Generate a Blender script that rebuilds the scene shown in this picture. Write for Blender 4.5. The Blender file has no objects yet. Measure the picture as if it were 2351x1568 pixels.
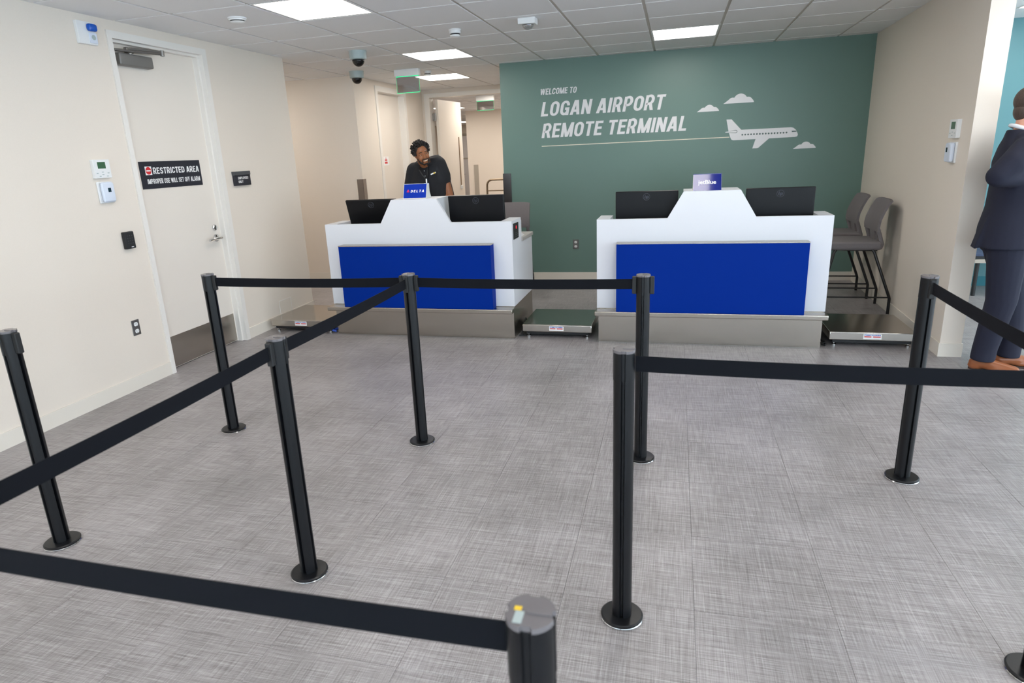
import bpy, bmesh, math, random
from mathutils import Vector, Matrix, Euler

random.seed(7)
sc = bpy.context.scene
COL = sc.collection
PI = math.pi
R = math.radians

# ------------------------------------------------------------------ camera
FPX, CAMH = 1473.96, 1.5515
cam_d = bpy.data.cameras.new('camera')
cam = bpy.data.objects.new('camera', cam_d)
COL.objects.link(cam)
cam_d.sensor_fit = 'HORIZONTAL'
cam_d.sensor_width = 36.0
cam_d.lens = FPX * 36.0 / 2351.0
cam_d.shift_x = 30.83 / 2351.0
cam_d.shift_y = -7.23 / 2351.0
cam_d.clip_start = 0.05
cam_d.clip_end = 100
p_, r_, y_ = R(-16.04256), R(2.69307), R(15.64945)
B_ = Matrix(((1, 0, 0), (0, 0, 1), (0, -1, 0)))
Rx_ = Matrix(((1, 0, 0), (0, math.cos(p_), -math.sin(p_)), (0, math.sin(p_), math.cos(p_))))
Rz_ = Matrix(((math.cos(y_), -math.sin(y_), 0), (math.sin(y_), math.cos(y_), 0), (0, 0, 1)))
Rr_ = Matrix(((math.cos(r_), -math.sin(r_), 0), (math.sin(r_), math.cos(r_), 0), (0, 0, 1)))
M_ = Rz_ @ Rx_ @ B_ @ Rr_
cr, cd, cf = M_.col[0], M_.col[1], M_.col[2]
cam.matrix_world = Matrix(((cr.x, -cd.x, -cf.x, 0), (cr.y, -cd.y, -cf.y, 0),
                           (cr.z, -cd.z, -cf.z, CAMH), (0, 0, 0, 1)))
cam_d.dof.use_dof = True
cam_d.dof.focus_distance = 4.8
cam_d.dof.aperture_fstop = 4.5
sc.camera = cam

# ------------------------------------------------------------------ world, exposure
w = bpy.data.worlds.new('World')
sc.world = w
w.use_nodes = True
bg = w.node_tree.nodes['Background']
bg.inputs[0].default_value = (0.74, 0.87, 1.0, 1)
SKY = 9.0
bg.inputs[1].default_value = SKY
PANEL = 15.5            # emission of the ceiling light panels
sc.view_settings.view_transform = 'Standard'
sc.view_settings.look = 'None'
sc.view_settings.gamma = 1
sc.view_settings.exposure = 0.0
sc.view_settings.use_curve_mapping = False
sc.cycles.use_denoising = True
sc.cycles.max_bounces = 8
sc.cycles.diffuse_bounces = 5
sc.cycles.glossy_bounces = 4
sc.cycles.transmission_bounces = 4
sc.cycles.transparent_max_bounces = 8
sc.cycles.sample_clamp_indirect = 8
sc.cycles.caustics_reflective = False
sc.cycles.caustics_refractive = False


# ------------------------------------------------------------------ materials
def lin(c):
    return tuple(((v / 255 / 12.92) if v <= 10 else (((v / 255) + .055) / 1.055) ** 2.4) for v in c)


def mat(name, rgb, rough=.5, metal=0., noise=0., nscale=60., bump=0., spec=.5, emit=0., stretch=None, coat=0.):
    """principled, rgb given in sRGB 0..255; optional fine noise in colour / bump"""
    m = bpy.data.materials.new(name)
    m.use_nodes = True
    nt = m.node_tree
    b = nt.nodes['Principled BSDF']
    c = lin(rgb)
    b.inputs['Base Color'].default_value = (*c, 1)
    b.inputs['Roughness'].default_value = rough
    b.inputs['Metallic'].default_value = metal
    b.inputs['Specular IOR Level'].default_value = spec
    b.inputs['Coat Weight'].default_value = coat
    if emit:
        b.inputs['Emission Color'].default_value = (*c, 1)
        b.inputs['Emission Strength'].default_value = emit
    if noise or bump:
        tc = nt.nodes.new('ShaderNodeTexCoord')
        mp = nt.nodes.new('ShaderNodeMapping')
        if stretch:
            mp.inputs['Scale'].default_value = stretch
        nz = nt.nodes.new('ShaderNodeTexNoise')
        nz.inputs['Scale'].default_value = nscale
        nz.inputs['Detail'].default_value = 4
        nt.links.new(tc.outputs['Object'], mp.inputs[0])
        nt.links.new(mp.outputs[0], nz.inputs['Vector'])
        if noise:
            rp = nt.nodes.new('ShaderNodeValToRGB')
            rp.color_ramp.elements[0].position = .3
            rp.color_ramp.elements[1].position = .7
            rp.color_ramp.elements[0].color = (*[v * (1 - noise) for v in c], 1)
            rp.color_ramp.elements[1].color = (*[min(1, v * (1 + noise)) for v in c], 1)
            nt.links.new(nz.outputs['Fac'], rp.inputs[0])
            nt.links.new(rp.outputs[0], b.inputs['Base Color'])
        if bump:
            bp = nt.nodes.new('ShaderNodeBump')
            bp.inputs['Strength'].default_value = bump
            bp.inputs['Distance'].default_value = .002
            nt.links.new(nz.outputs['Fac'], bp.inputs['Height'])
            nt.links.new(bp.outputs[0], b.inputs['Normal'])
    return m


def mat_floor():
    m = bpy.data.materials.new('woven_vinyl')
    m.use_nodes = True
    nt = m.node_tree
    N, L = nt.nodes, nt.links
    b = N['Principled BSDF']
    tc = N.new('ShaderNodeTexCoord')
    oi = N.new('ShaderNodeObjectInfo')
    mu = N.new('ShaderNodeMath'); mu.operation = 'MULTIPLY'; mu.inputs[1].default_value = 57.0
    L.new(oi.outputs['Random'], mu.inputs[0])
    ad = N.new('ShaderNodeVectorMath'); ad.operation = 'ADD'
    L.new(tc.outputs['Object'], ad.inputs[0]); L.new(mu.outputs[0], ad.inputs[1])

    geo = N.new('ShaderNodeNewGeometry')

    def strand(sx, sy, scale, lo, hi, det=2, src=None):
        mp = N.new('ShaderNodeMapping'); mp.inputs['Scale'].default_value = (sx, sy, 1)
        L.new(src or ad.outputs[0], mp.inputs[0])
        nz = N.new('ShaderNodeTexNoise'); nz.inputs['Scale'].default_value = scale
        nz.inputs['Detail'].default_value = det; nz.inputs['Roughness'].default_value = .6
        L.new(mp.outputs[0], nz.inputs['Vector'])
        mr = N.new('ShaderNodeMapRange'); mr.inputs[1].default_value = lo; mr.inputs[2].default_value = hi
        L.new(nz.outputs['Fac'], mr.inputs[0])
        return mr.outputs[0]
    def math2(op, a, bb):
        n = N.new('ShaderNodeMath'); n.operation = op
        for i, v in enumerate((a, bb)):
            if isinstance(v, (int, float)): n.inputs[i].default_value = v
            else: L.new(v, n.inputs[i])
        return n.outputs[0]
    warp = strand(1.6, 100, 4.2, .30, .70, 3)      # threads along x
    weft = strand(100, 1.6, 4.2, .30, .70, 3)      # threads along y
    big = strand(1, 1, 1.7, .25, .75, 2, geo.outputs['Position'])
    t = math2('ADD', math2('MULTIPLY', warp, .52), math2('MULTIPLY', weft, .38))
    t = math2('ADD', t, math2('MULTIPLY', big, .26))
    hl = math2('ADD', math2('GREATER_THAN', strand(100, 1.0, 3.0, .0, 1., 1), .70),
               math2('GREATER_THAN', strand(1.0, 100, 3.0, .0, 1., 1), .70))
    t = math2('ADD', t, math2('MULTIPLY', hl, .16))
    rp = N.new('ShaderNodeValToRGB')
    e = rp.color_ramp.elements
    e[0].position = .22; e[0].color = (*lin((103, 99, 98)), 1)
    e[1].position = .95; e[1].color = (*lin((183, 179, 180)), 1)
    k = e.new(.56); k.color = (*lin((143, 138, 138)), 1)
    L.new(t, rp.inputs[0])
    L.new(rp.outputs[0], b.inputs['Base Color'])
    b.inputs['Roughness'].default_value = .38
    b.inputs['Specular IOR Level'].default_value = .35
    bp = N.new('ShaderNodeBump'); bp.inputs['Strength'].default_value = .12; bp.inputs['Distance'].default_value = .001
    L.new(t, bp.inputs['Height']); L.new(bp.outputs[0], b.inputs['Normal'])
    return m


def mat_glass(name, tint=(1, 1, 1), gloss=.1, rough=.0):
    m = bpy.data.materials.new(name)
    m.use_nodes = True
    nt = m.node_tree
    nt.nodes.remove(nt.nodes['Principled BSDF'])
    t = nt.nodes.new('ShaderNodeBsdfTransparent'); t.inputs[0].default_value = (*tint, 1)
    g = nt.nodes.new('ShaderNodeBsdfGlossy'); g.inputs['Roughness'].default_value = rough
    mx = nt.nodes.new('ShaderNodeMixShader'); mx.inputs[0].default_value = gloss
    nt.links.new(t.outputs[0], mx.inputs[1]); nt.links.new(g.outputs[0], mx.inputs[2])
    nt.links.new(mx.outputs[0], nt.nodes['Material Output'].inputs[0])
    return m


def mat_emit(name, rgb, s):
    m = bpy.data.materials.new(name)
    m.use_nodes = True
    nt = m.node_tree
    nt.nodes.remove(nt.nodes['Principled BSDF'])
    e = nt.nodes.new('ShaderNodeEmission')
    e.inputs[0].default_value = (*rgb, 1); e.inputs[1].default_value = s
    nt.links.new(e.outputs[0], nt.nodes['Material Output'].inputs[0])
    return m


PAINT = mat('wall_paint', (228, 218, 206), .6, noise=.012, nscale=250, bump=.06)
TRIMW = mat('trim_paint', (232, 228, 222), .4)
DOORW = mat('door_paint', (230, 222, 212), .42)
GREEN = mat('green_paint', (101, 129, 121), .42, noise=.02, nscale=300, bump=.05)
TEAL = mat('teal_paint', (82, 130, 137), .55)
TEALD = mat('dark_teal_vinyl', (20, 105, 118), .5)
TILE = mat('acoustic_tile', (236, 236, 237), .9, noise=.05, nscale=420, bump=.25)
TBAR = mat('ceiling_grid_paint', (205, 200, 193), .6)
BASEB = mat('rubber_base', (226, 219, 208), .45)
FLOOR = mat_floor()
STEEL = mat('brushed_steel', (184, 176, 166), .26, 1.0, noise=.04, nscale=6, bump=.03, stretch=(1, 1, 90))
STEEL.node_tree.nodes['Principled BSDF'].inputs['Anisotropic'].default_value = .75
STEELM = mat('polished_steel', (186, 180, 172), .19, 1.0)
GUARD = mat('satin_steel', (140, 137, 138), .22, 1.0)
CHROME = mat('chrome', (215, 215, 215), .12, 1.0)
SATIN = mat('satin_metal', (150, 148, 145), .35, 1.0)
GREYMET = mat('grey_lacquer', (122, 120, 118), .4, .3)
BLACK = mat('black_paint', (11, 13, 17), .36, spec=.4, noise=.08, nscale=900)
BLACKM = mat('black_matte', (26, 27, 29), .6)
BELT = mat('black_webbing', (9, 12, 19), .8, spec=.2, noise=.16, nscale=700, bump=.2)
CAPT = mat('grey_cap_plastic', (112, 108, 110), .25)
WHITEL = mat('white_laminate', (222, 224, 230), .35)
COUNTER = mat('grey_laminate', (176, 172, 168), .4)
BLUEP = mat('blue_panel_laminate', (0, 42, 136), .55, noise=.05, nscale=500, spec=.06)
SIGNBLUE = mat('sign_blue_print', (0, 46, 158), .45, spec=.12)
SIGNNAVY = mat('sign_navy_print', (8, 28, 120), .09, spec=.45)
ACRYL = mat('frosted_acrylic', (226, 228, 222), .2)
MON = mat('monitor_plastic', (8, 9, 13), .38, spec=.3, noise=.1, nscale=800)
SCREEN = mat('dark_screen', (10, 10, 12), .15)
LOGOG = mat('logo_gloss', (84, 88, 98), .15, .4)
WPLAST = mat('white_plastic', (232, 233, 233), .4)
BPLAST = mat('blue_white_plastic', (216, 224, 238), .35)
LCDG = mat('lcd_green', (62, 98, 72), .25)
DKSCR = mat('dark_window', (28, 50, 62), .15)
BLUELENS = mat('blue_lens', (10, 86, 190), .2)
PRINTW = mat('white_print', (240, 240, 240), .5)
VINYLW = mat('white_vinyl', (226, 226, 228), .4)
VINYLC = mat('cream_vinyl', (236, 226, 206), .4)
VINYLG = mat('grey_green_print', (88, 104, 102), .45)
PRINTK = mat('dark_print', (70, 70, 72), .5)
REDP = mat('red_print', (206, 32, 40), .45)
PINKRED = mat('crimson_print', (228, 20, 72), .45)
DKRED = mat('dark_crimson_print', (160, 10, 50), .45)
SIGNBLK = mat('sign_black', (33, 35, 46), .4)
SIGNGRY = mat('sign_grey', (72, 74, 78), .4)
FABRIC = mat('grey_mesh_fabric', (114, 109, 110), .9, noise=.2, nscale=500, bump=.3)
LEGBLK = mat('black_tube', (18, 17, 18), .35)
SKIN_D = mat('dark_brown_skin', (154, 98, 64), .48, noise=.05, nscale=60)
SKIN_L = mat('light_skin', (224, 164, 138), .5, noise=.04, nscale=60)
HAIR_B = mat('black_hair', (32, 27, 25), .7)
HAIR_G = mat('brown_grey_hair', (78, 62, 54), .6, noise=.35, nscale=300, stretch=(1, 1, .15))
SHIRT = mat('black_shirt', (26, 27, 32), .85, noise=.15, nscale=350)
SUIT = mat('navy_suit_wool', (22, 25, 44), .85, noise=.16, nscale=420)
SHIRTW = mat('white_shirt', (232, 234, 240), .7)
SHOE = mat('tan_leather', (146, 86, 52), .35)
SOLE = mat('dark_sole', (52, 38, 32), .6)
TEETH = mat('teeth', (240, 228, 210), .3)
EYEW = mat('eye_white', (186, 172, 158), .3)
EYEB = mat('eye_dark', (24, 16, 12), .2)
YELLOW = mat('yellow_print', (236, 196, 40), .4)
ORANGE = mat('orange_print', (232, 130, 40), .4)
LENS = mat_glass('clear_lens', (.9, .92, .95), .35, .03)
DOME = mat('smoked_dome', (14, 13, 16), .06)
GLASS = mat_glass('window_glass', (.96, .98, .98), .06)
EXITGL = mat_glass('edge_lit_acrylic', (.68, .69, .73), .34, .06)
GREENEM = mat_emit('green_edge_glow', (.02, .85, .32), 1.6)
REDEM = mat_emit('red_digits', (1.0, .03, .05), 2.2)
LIGHT = mat_emit('light_diffuser', (1.0, .95, .885), PANEL)
LIGHTW = mat_emit('warm_light_diffuser', (1.0, .92, .82), PANEL * 1.3)
BLUECABLE = mat('blue_cable', (30, 74, 180), .5)
NAVYSEAT = mat('navy_seat_fabric', (64, 78, 104), .8)
BEIGEM = mat('beige_metal', (170, 162, 150), .5)
DOORG = mat('pale_grey_door', (214, 210, 210), .5)
CARTM = mat('bronze_tube', (150, 130, 108), .3, .9)
GREYB = mat('device_grey', (166, 180, 180), .45)


# ------------------------------------------------------------------ mesh building
class MB:
    def __init__(s):
        s.bm = bmesh.new()
        s.flat = False

    def box(s, x0, x1, y0, y1, z0, z1, bev=0., seg=1, M=None):
        r = bmesh.ops.create_cube(s.bm, size=1)
        vs = r['verts']
        bmesh.ops.scale(s.bm, vec=(x1 - x0, y1 - y0, z1 - z0), verts=vs)
        bmesh.ops.translate(s.bm, vec=((x0 + x1) / 2, (y0 + y1) / 2, (z0 + z1) / 2), verts=vs)
        if bev:
            s.flat = True
            es = list({e for v in vs for e in v.link_edges})
            rb = bmesh.ops.bevel(s.bm, geom=es, offset=bev, segments=seg, affect='EDGES', profile=.5)
            vs = list({v for f in rb['faces'] for v in f.verts} | {v for v in vs if v.is_valid})
        if M is not None:
            bmesh.ops.transform(s.bm, matrix=M, verts=vs)
        return s

    def prism(s, poly, a, b, axis='y', M=None):
        """extrude 2D polygon (list) along axis from a to b.  axis y: (x,z); x: (y,z); z: (x,y)"""
        def P(p, t):
            if axis == 'y': return Vector((p[0], t, p[1]))
            if axis == 'x': return Vector((t, p[0], p[1]))
            return Vector((p[0], p[1], t))
        v0 = [s.bm.verts.new(P(p, a)) for p in poly]
        v1 = [s.bm.verts.new(P(p, b)) for p in poly]
        n = len(poly)
        fs = []
        for i in range(n):
            fs.append(s.bm.faces.new((v0[i], v0[(i + 1) % n], v1[(i + 1) % n], v1[i])))
        fs.append(s.bm.faces.new(v0[::-1])); fs.append(s.bm.faces.new(v1))
        if M is not None:
            bmesh.ops.transform(s.bm, matrix=M, verts=v0 + v1)
        bmesh.ops.recalc_face_normals(s.bm, faces=fs)
        return s

    def cyl(s, p0, p1, r0, r1=None, seg=24, caps=True):
        p0, p1 = Vector(p0), Vector(p1)
        r1 = r0 if r1 is None else r1
        d = p1 - p0
        q = d.to_track_quat('Z', 'Y').to_matrix().to_4x4()
        r = bmesh.ops.create_cone(s.bm, cap_ends=caps, segments=seg, radius1=r0, radius2=r1, depth=d.length,
                                  matrix=Matrix.Translation((p0 + p1) / 2) @ q)
        return s

    def tube(s, pts, r, seg=10, closed=False):
        pts = [Vector(p) for p in pts]
        n = len(pts)
        rings = []
        up = Vector((0, 0, 1))
        prev = None
        for i, p in enumerate(pts):
            if closed:
                t = (pts[(i + 1) % n] - pts[i - 1]).normalized()
            else:
                t = (pts[min(i + 1, n - 1)] - pts[max(i - 1, 0)]).normalized()
            if prev is None:
                a = t.cross(up) if abs(t.z) < .95 else t.cross(Vector((1, 0, 0)))
            else:
                a = prev - t * prev.dot(t)
            a.normalize(); prev = a
            b = t.cross(a)
            rings.append([s.bm.verts.new(p + (a * math.cos(2 * PI * k / seg) + b * math.sin(2 * PI * k / seg)) * r)
                          for k in range(seg)])
        fs = []
        for i in range(n if closed else n - 1):
            A, Bq = rings[i], rings[(i + 1) % n]
            for k in range(seg):
                fs.append(s.bm.faces.new((A[k], A[(k + 1) % seg], Bq[(k + 1) % seg], Bq[k])))
        if not closed:
            fs.append(s.bm.faces.new(rings[0][::-1])); fs.append(s.bm.faces.new(rings[-1]))
        bmesh.ops.recalc_face_normals(s.bm, faces=fs)
        return s

    def lathe(s, prof, c=(0, 0, 0), seg=32, M=None):
        """prof: list of (r,z) from bottom to top around z axis"""
        rings = []
        allv = []
        for (r, z) in prof:
            if r < 1e-6:
                v = s.bm.verts.new((c[0], c[1], c[2] + z)); rings.append([v]); allv.append(v)
            else:
                ring = [s.bm.verts.new((c[0] + r * math.cos(2 * PI * k / seg), c[1] + r * math.sin(2 * PI * k / seg), c[2] + z))
                        for k in range(seg)]
                rings.append(ring); allv += ring
        fs = []
        for A, Bq in zip(rings, rings[1:]):
            for k in range(seg):
                k2 = (k + 1) % seg
                if len(A) == 1 and len(Bq) == 1: continue
                if len(A) == 1: fs.append(s.bm.faces.new((A[0], Bq[k2], Bq[k])))
                elif len(Bq) == 1: fs.append(s.bm.faces.new((A[k], A[k2], Bq[0])))
                else: fs.append(s.bm.faces.new((A[k], A[k2], Bq[k2], Bq[k])))
        if len(rings[0]) > 1: fs.append(s.bm.faces.new(rings[0][::-1]))
        if len(rings[-1]) > 1: fs.append(s.bm.faces.new(rings[-1]))
        if M is not None:
            bmesh.ops.transform(s.bm, matrix=M, verts=allv)
        bmesh.ops.recalc_face_normals(s.bm, faces=fs)
        return s

    def ell(s, c, r, M=None, seg=20, rings=12):
        if isinstance(r, (int, float)): r = (r, r, r)
        mm = Matrix.Translation(c) @ Matrix.Diagonal((*r, 1))
        if M is not None: mm = M @ mm
        bmesh.ops.create_uvsphere(s.bm, u_segments=seg, v_segments=rings, radius=1, matrix=mm)
        return s

    def cap(s, p0, r0, p1, r1, M=None, seg=16, flat=None):
        """tapered capsule"""
        p0, p1 = Vector(p0), Vector(p1)
        if M is not None:
            p0, p1 = M @ p0, M @ p1
        d = (p1 - p0); L = d.length
        q = d.to_track_quat('Z', 'Y').to_matrix().to_4x4()
        prof = [(r0 * math.sin(a), -r0 * math.cos(a)) for a in [i * PI / 12 for i in range(7)]]
        prof += [(r1 * math.sin(a), L - r1 * math.cos(a)) for a in [PI / 2 + i * PI / 12 for i in range(7)]]
        prof = [(max(0, r), z) for r, z in prof]
        prof[0] = (0, prof[0][1]); prof[-1] = (0, prof[-1][1])
        mm = Matrix.Translation(p0) @ q
        if flat: mm = mm @ Matrix.Diagonal((*flat, 1, 1))
        s.lathe(prof, seg=seg, M=mm)
        return s

    def loft(s, rings, seg=28, M=None, power=2.3):
        """rings: (centre, rx, ry[, rot about z]) horizontal super-ellipses"""
        vs = []
        for rg in rings:
            c, rx, ry = rg[:3]
            a0 = rg[3] if len(rg) > 3 else 0
            ring = []
            for k in range(seg):
                a = 2 * PI * k / seg
                ca, sa = math.cos(a), math.sin(a)
                x = rx * math.copysign(abs(ca) ** (2 / power), ca)
                y = ry * math.copysign(abs(sa) ** (2 / power), sa)
                ring.append(s.bm.verts.new((c[0] + x * math.cos(a0) - y * math.sin(a0),
                                            c[1] + x * math.sin(a0) + y * math.cos(a0), c[2])))
            vs.append(ring)
        fs = []
        for A, Bq in zip(vs, vs[1:]):
            for k in range(seg):
                fs.append(s.bm.faces.new((A[k], A[(k + 1) % seg], Bq[(k + 1) % seg], Bq[k])))
        fs.append(s.bm.faces.new(vs[0][::-1])); fs.append(s.bm.faces.new(vs[-1]))
        if M is not None:
            bmesh.ops.transform(s.bm, matrix=M, verts=[v for r in vs for v in r])
        bmesh.ops.recalc_face_normals(s.bm, faces=fs)
        return s

    def poly(s, pts):
        vs = [s.bm.verts.new(p) for p in pts]
        f = s.bm.faces.new(vs)
        f.normal_update()
        bmesh.ops.triangulate(s.bm, faces=[f], ngon_method='EAR_CLIP')
        return s


WLOC = {}


def tag(o, label=None, cat=None, group=None, kind=None):
    if label: o['label'] = label
    if cat: o['category'] = cat
    if group: o['group'] = group
    if kind: o['kind'] = kind
    return o


def thing(name, loc, label, cat, group=None, rotz=0):
    o = bpy.data.objects.new(name, None)
    o.empty_display_size = .1
    COL.objects.link(o)
    o.location = loc
    o.rotation_euler = (0, 0, rotz)
    WLOC[o.name] = Vector(loc)
    return tag(o, label, cat, group)


def obj(name, mb, m, parent=None, smooth=False, local=False, loc=None):
    """one mesh object.  geometry is in world coordinates unless local"""
    me = bpy.data.meshes.new(name)
    off = Vector((0, 0, 0))
    if parent is not None and not local:
        off = WLOC.get(parent.name, Vector((0, 0, 0)))
    if parent is None and loc is not None and not local:
        off = Vector(loc)
    if off.length:
        bmesh.ops.translate(mb.bm, vec=-off, verts=mb.bm.verts)
    if mb.flat and smooth and smooth != 'all': smooth = 20
    mb.bm.to_mesh(me)
    mb.bm.free()
    for mm in (m if isinstance(m, (list, tuple)) else [m]):
        me.materials.append(mm)
    if smooth:
        for p in me.polygons: p.use_smooth = True
        if smooth != 'all':
            try: me.set_sharp_from_angle(angle=R(smooth if not isinstance(smooth, bool) else 40))
            except Exception: pass
    o = bpy.data.objects.new(name, me)
    COL.objects.link(o)
    if parent is not None:
        o.parent = parent
        WLOC[o.name] = WLOC.get(parent.name, Vector((0, 0, 0)))
    elif loc is not None:
        o.location = loc
        WLOC[o.name] = Vector(loc)
    return o


def struct(name, mb, m, parent=None, loc=None):
    o = obj(name, mb, m, parent, loc=loc)
    if parent is None: o['kind'] = 'structure'
    return o


def blob(name, mb, m, parent, voxel=.006, smooth=4):
    """fuse overlapping closed volumes into one continuous skin"""
    me = bpy.data.meshes.new(name)
    mb.bm.to_mesh(me); mb.bm.free()
    t = bpy.data.objects.new('tmp', me)
    COL.objects.link(t)
    md = t.modifiers.new('r', 'REMESH'); md.mode = 'VOXEL'; md.voxel_size = voxel
    ms = t.modifiers.new('s', 'SMOOTH'); ms.factor = .5; ms.iterations = smooth
    dg = bpy.context.evaluated_depsgraph_get()
    m2 = bpy.data.meshes.new_from_object(t.evaluated_get(dg))
    bpy.data.objects.remove(t)
    m2.name = name
    off = WLOC.get(parent.name, Vector((0, 0, 0))) if parent else Vector((0, 0, 0))
    m2.transform(Matrix.Translation(-off))
    m2.materials.clear(); m2.materials.append(m)
    for p in m2.polygons: p.use_smooth = True
    o = bpy.data.objects.new(name, m2)
    COL.objects.link(o)
    if parent: o.parent = parent; WLOC[o.name] = off
    return o


def text(name, s, org, right, up, capH, width, m, parent, shear=0., bold=0., spacing=1.0, lift=.0012, align='L'):
    """flat printed lettering, mapped on the plane (org, right, up); width in metres (None: natural)"""
    cu = bpy.data.curves.new('t', 'FONT')
    cu.body = s
    cu.size = 1
    cu.shear = shear
    cu.offset = bold
    cu.space_character = spacing
    cu.resolution_u = 4
    t = bpy.data.objects.new('t', cu)
    COL.objects.link(t)
    dg = bpy.context.evaluated_depsgraph_get()
    me = bpy.data.meshes.new_from_object(t.evaluated_get(dg))
    bpy.data.objects.remove(t)
    xs = [v.co.x for v in me.vertices]; ys = [v.co.y for v in me.vertices]
    x0, x1 = min(xs), max(xs)
    capu = .73                                 # cap height of the built-in face, in em
    ky = capH / capu
    kx = ky if width is None else width / (x1 - x0)
    org, right, up = Vector(org), Vector(right).normalized(), Vector(up).normalized()
    nrm = right.cross(up).normalized()
    off = WLOC.get(parent.name, Vector((0, 0, 0))) if parent else Vector((0, 0, 0))
    wtot = (x1 - x0) * kx
    sh = 0 if align == 'L' else -wtot / 2
    for v in me.vertices:
        v.co = org + right * ((v.co.x - x0) * kx + sh) + up * (v.co.y * ky) + nrm * lift - off
    me.name = name
    me.materials.clear(); me.materials.append(m)
    o = bpy.data.objects.new(name, me)
    COL.objects.link(o)
    o.parent = parent
    WLOC[o.name] = off
    return o


def _arc(cx, cy, rx, ry, a0, a1, n=7):
    return [(cx + rx * math.cos(R(a0 + (a1 - a0) * k / n)), cy + ry * math.sin(R(a0 + (a1 - a0) * k / n))) for k in range(n + 1)]


def glyphs(t):
    """condensed block capitals: stroke paths ('s' open, 'c' closed) and slanted bars ('d' x0,y0,x1,y1,width)"""
    h = t / 2
    g = {}
    w = .52; r = (w - t) / 2; ry = .24
    tl = _arc(w / 2, 1 - h - ry, r, ry, 0, 180, 12); bl = _arc(w / 2, h + ry, r, ry, 180, 360, 12)
    g['O'] = (w, [('c', tl + bl)])
    g['C'] = (w, [('s', [(w - h, .66)] + tl + bl + [(w - h, .34)])])
    g['G'] = (w, [('s', [(w - h, .66)] + tl + bl + [(w - h, .34), (w - h, .50)]), ('s', [(w * .52, .45), (w, .45)]), ('s', [(w - h, 0), (w - h, .5)])])
    g['U'] = (w, [('s', [(h, 1)] + bl + [(w - h, 1)])])
    g['S'] = (.50, [('s', [(.50 - h, .70)] + _arc(.25, 1 - h - .21, .25 - h, .21, 0, 180, 12) + [(h, .70), (h + .05, .60), (.50 - h - .05, .42), (.50 - h, .31)] + _arc(.25, h + .21, .25 - h, .21, 360, 180, 12) + [(h, .30)])])
    w = .53; q = .24
    g['D'] = (w, [('c', [(h, h), (h, 1 - h)] + _arc(w - h - q, 1 - h - q, q, q, 90, 0) + _arc(w - h - q, h + q, q, q, 0, -90))])
    g['E'] = (.44, [('s', [(h, 0), (h, 1)]), ('s', [(0, 1 - h), (.44, 1 - h)]), ('s', [(0, .52), (.40, .52)]), ('s', [(0, h), (.44, h)])])
    g['F'] = (.43, [('s', [(h, 0), (h, 1)]), ('s', [(0, 1 - h), (.43, 1 - h)]), ('s', [(0, .50), (.38, .50)])])
    g['L'] = (.42, [('s', [(h, 0), (h, 1)]), ('s', [(0, h), (.42, h)])])
    g['I'] = (t, [('s', [(h, 0), (h, 1)])])
    g['T'] = (.48, [('s', [(.24, 0), (.24, 1)]), ('s', [(0, 1 - h), (.48, 1 - h)])])
    w = .50; q = .17
    bowl = [(h, 1 - h)] + _arc(w - h - q, 1 - h - (1 - t - .40) / 2, q, (1 - t - .40) / 2 + h * .5, 90, -90, 12) + [(h, .40)]
    g['P'] = (w, [('s', [(h, 0), (h, 1)]), ('s', bowl)])
    g['R'] = (w + .02, [('s', [(h, 0), (h, 1)]), ('s', bowl), ('d', .30, .46, w + .01 - h, 0, t * 1.08)])
    g['N'] = (.54, [('s', [(h, 0), (h, 1)]), ('s', [(.54 - h, 0), (.54 - h, 1)]), ('d', h + .01, 1, .53 - h, 0, t * 1.12)])
    g['M'] = (.68, [('s', [(h, 0), (h, 1)]), ('s', [(.68 - h, 0), (.68 - h, 1)]), ('d', h + .01, 1, .34, 0, t), ('d', .67 - h, 1, .34, 0, t)])
    g['A'] = (.56, [('d', h, 0, .28 - h * .35, 1, t * 1.08), ('d', .56 - h, 0, .28 + h * .35, 1, t * 1.08), ('s', [(.15, .27), (.41, .27)])])
    g['V'] = (.54, [('d', h, 1, .27 - h * .3, 0, t * 1.08), ('d', .54 - h, 1, .27 + h * .3, 0, t * 1.08)])
    g['W'] = (.80, [('d', h, 1, .235, 0, t), ('d', .40, 1, .235, 0, t), ('d', .40, 1, .565, 0, t), ('d', .80 - h, 1, .565, 0, t)])
    g['Y'] = (.52, [('d', h, 1, .26, .40, t * 1.08), ('d', .52 - h, 1, .26, .40, t * 1.08), ('s', [(.26, 0), (.26, .48)])])
    return g


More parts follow.
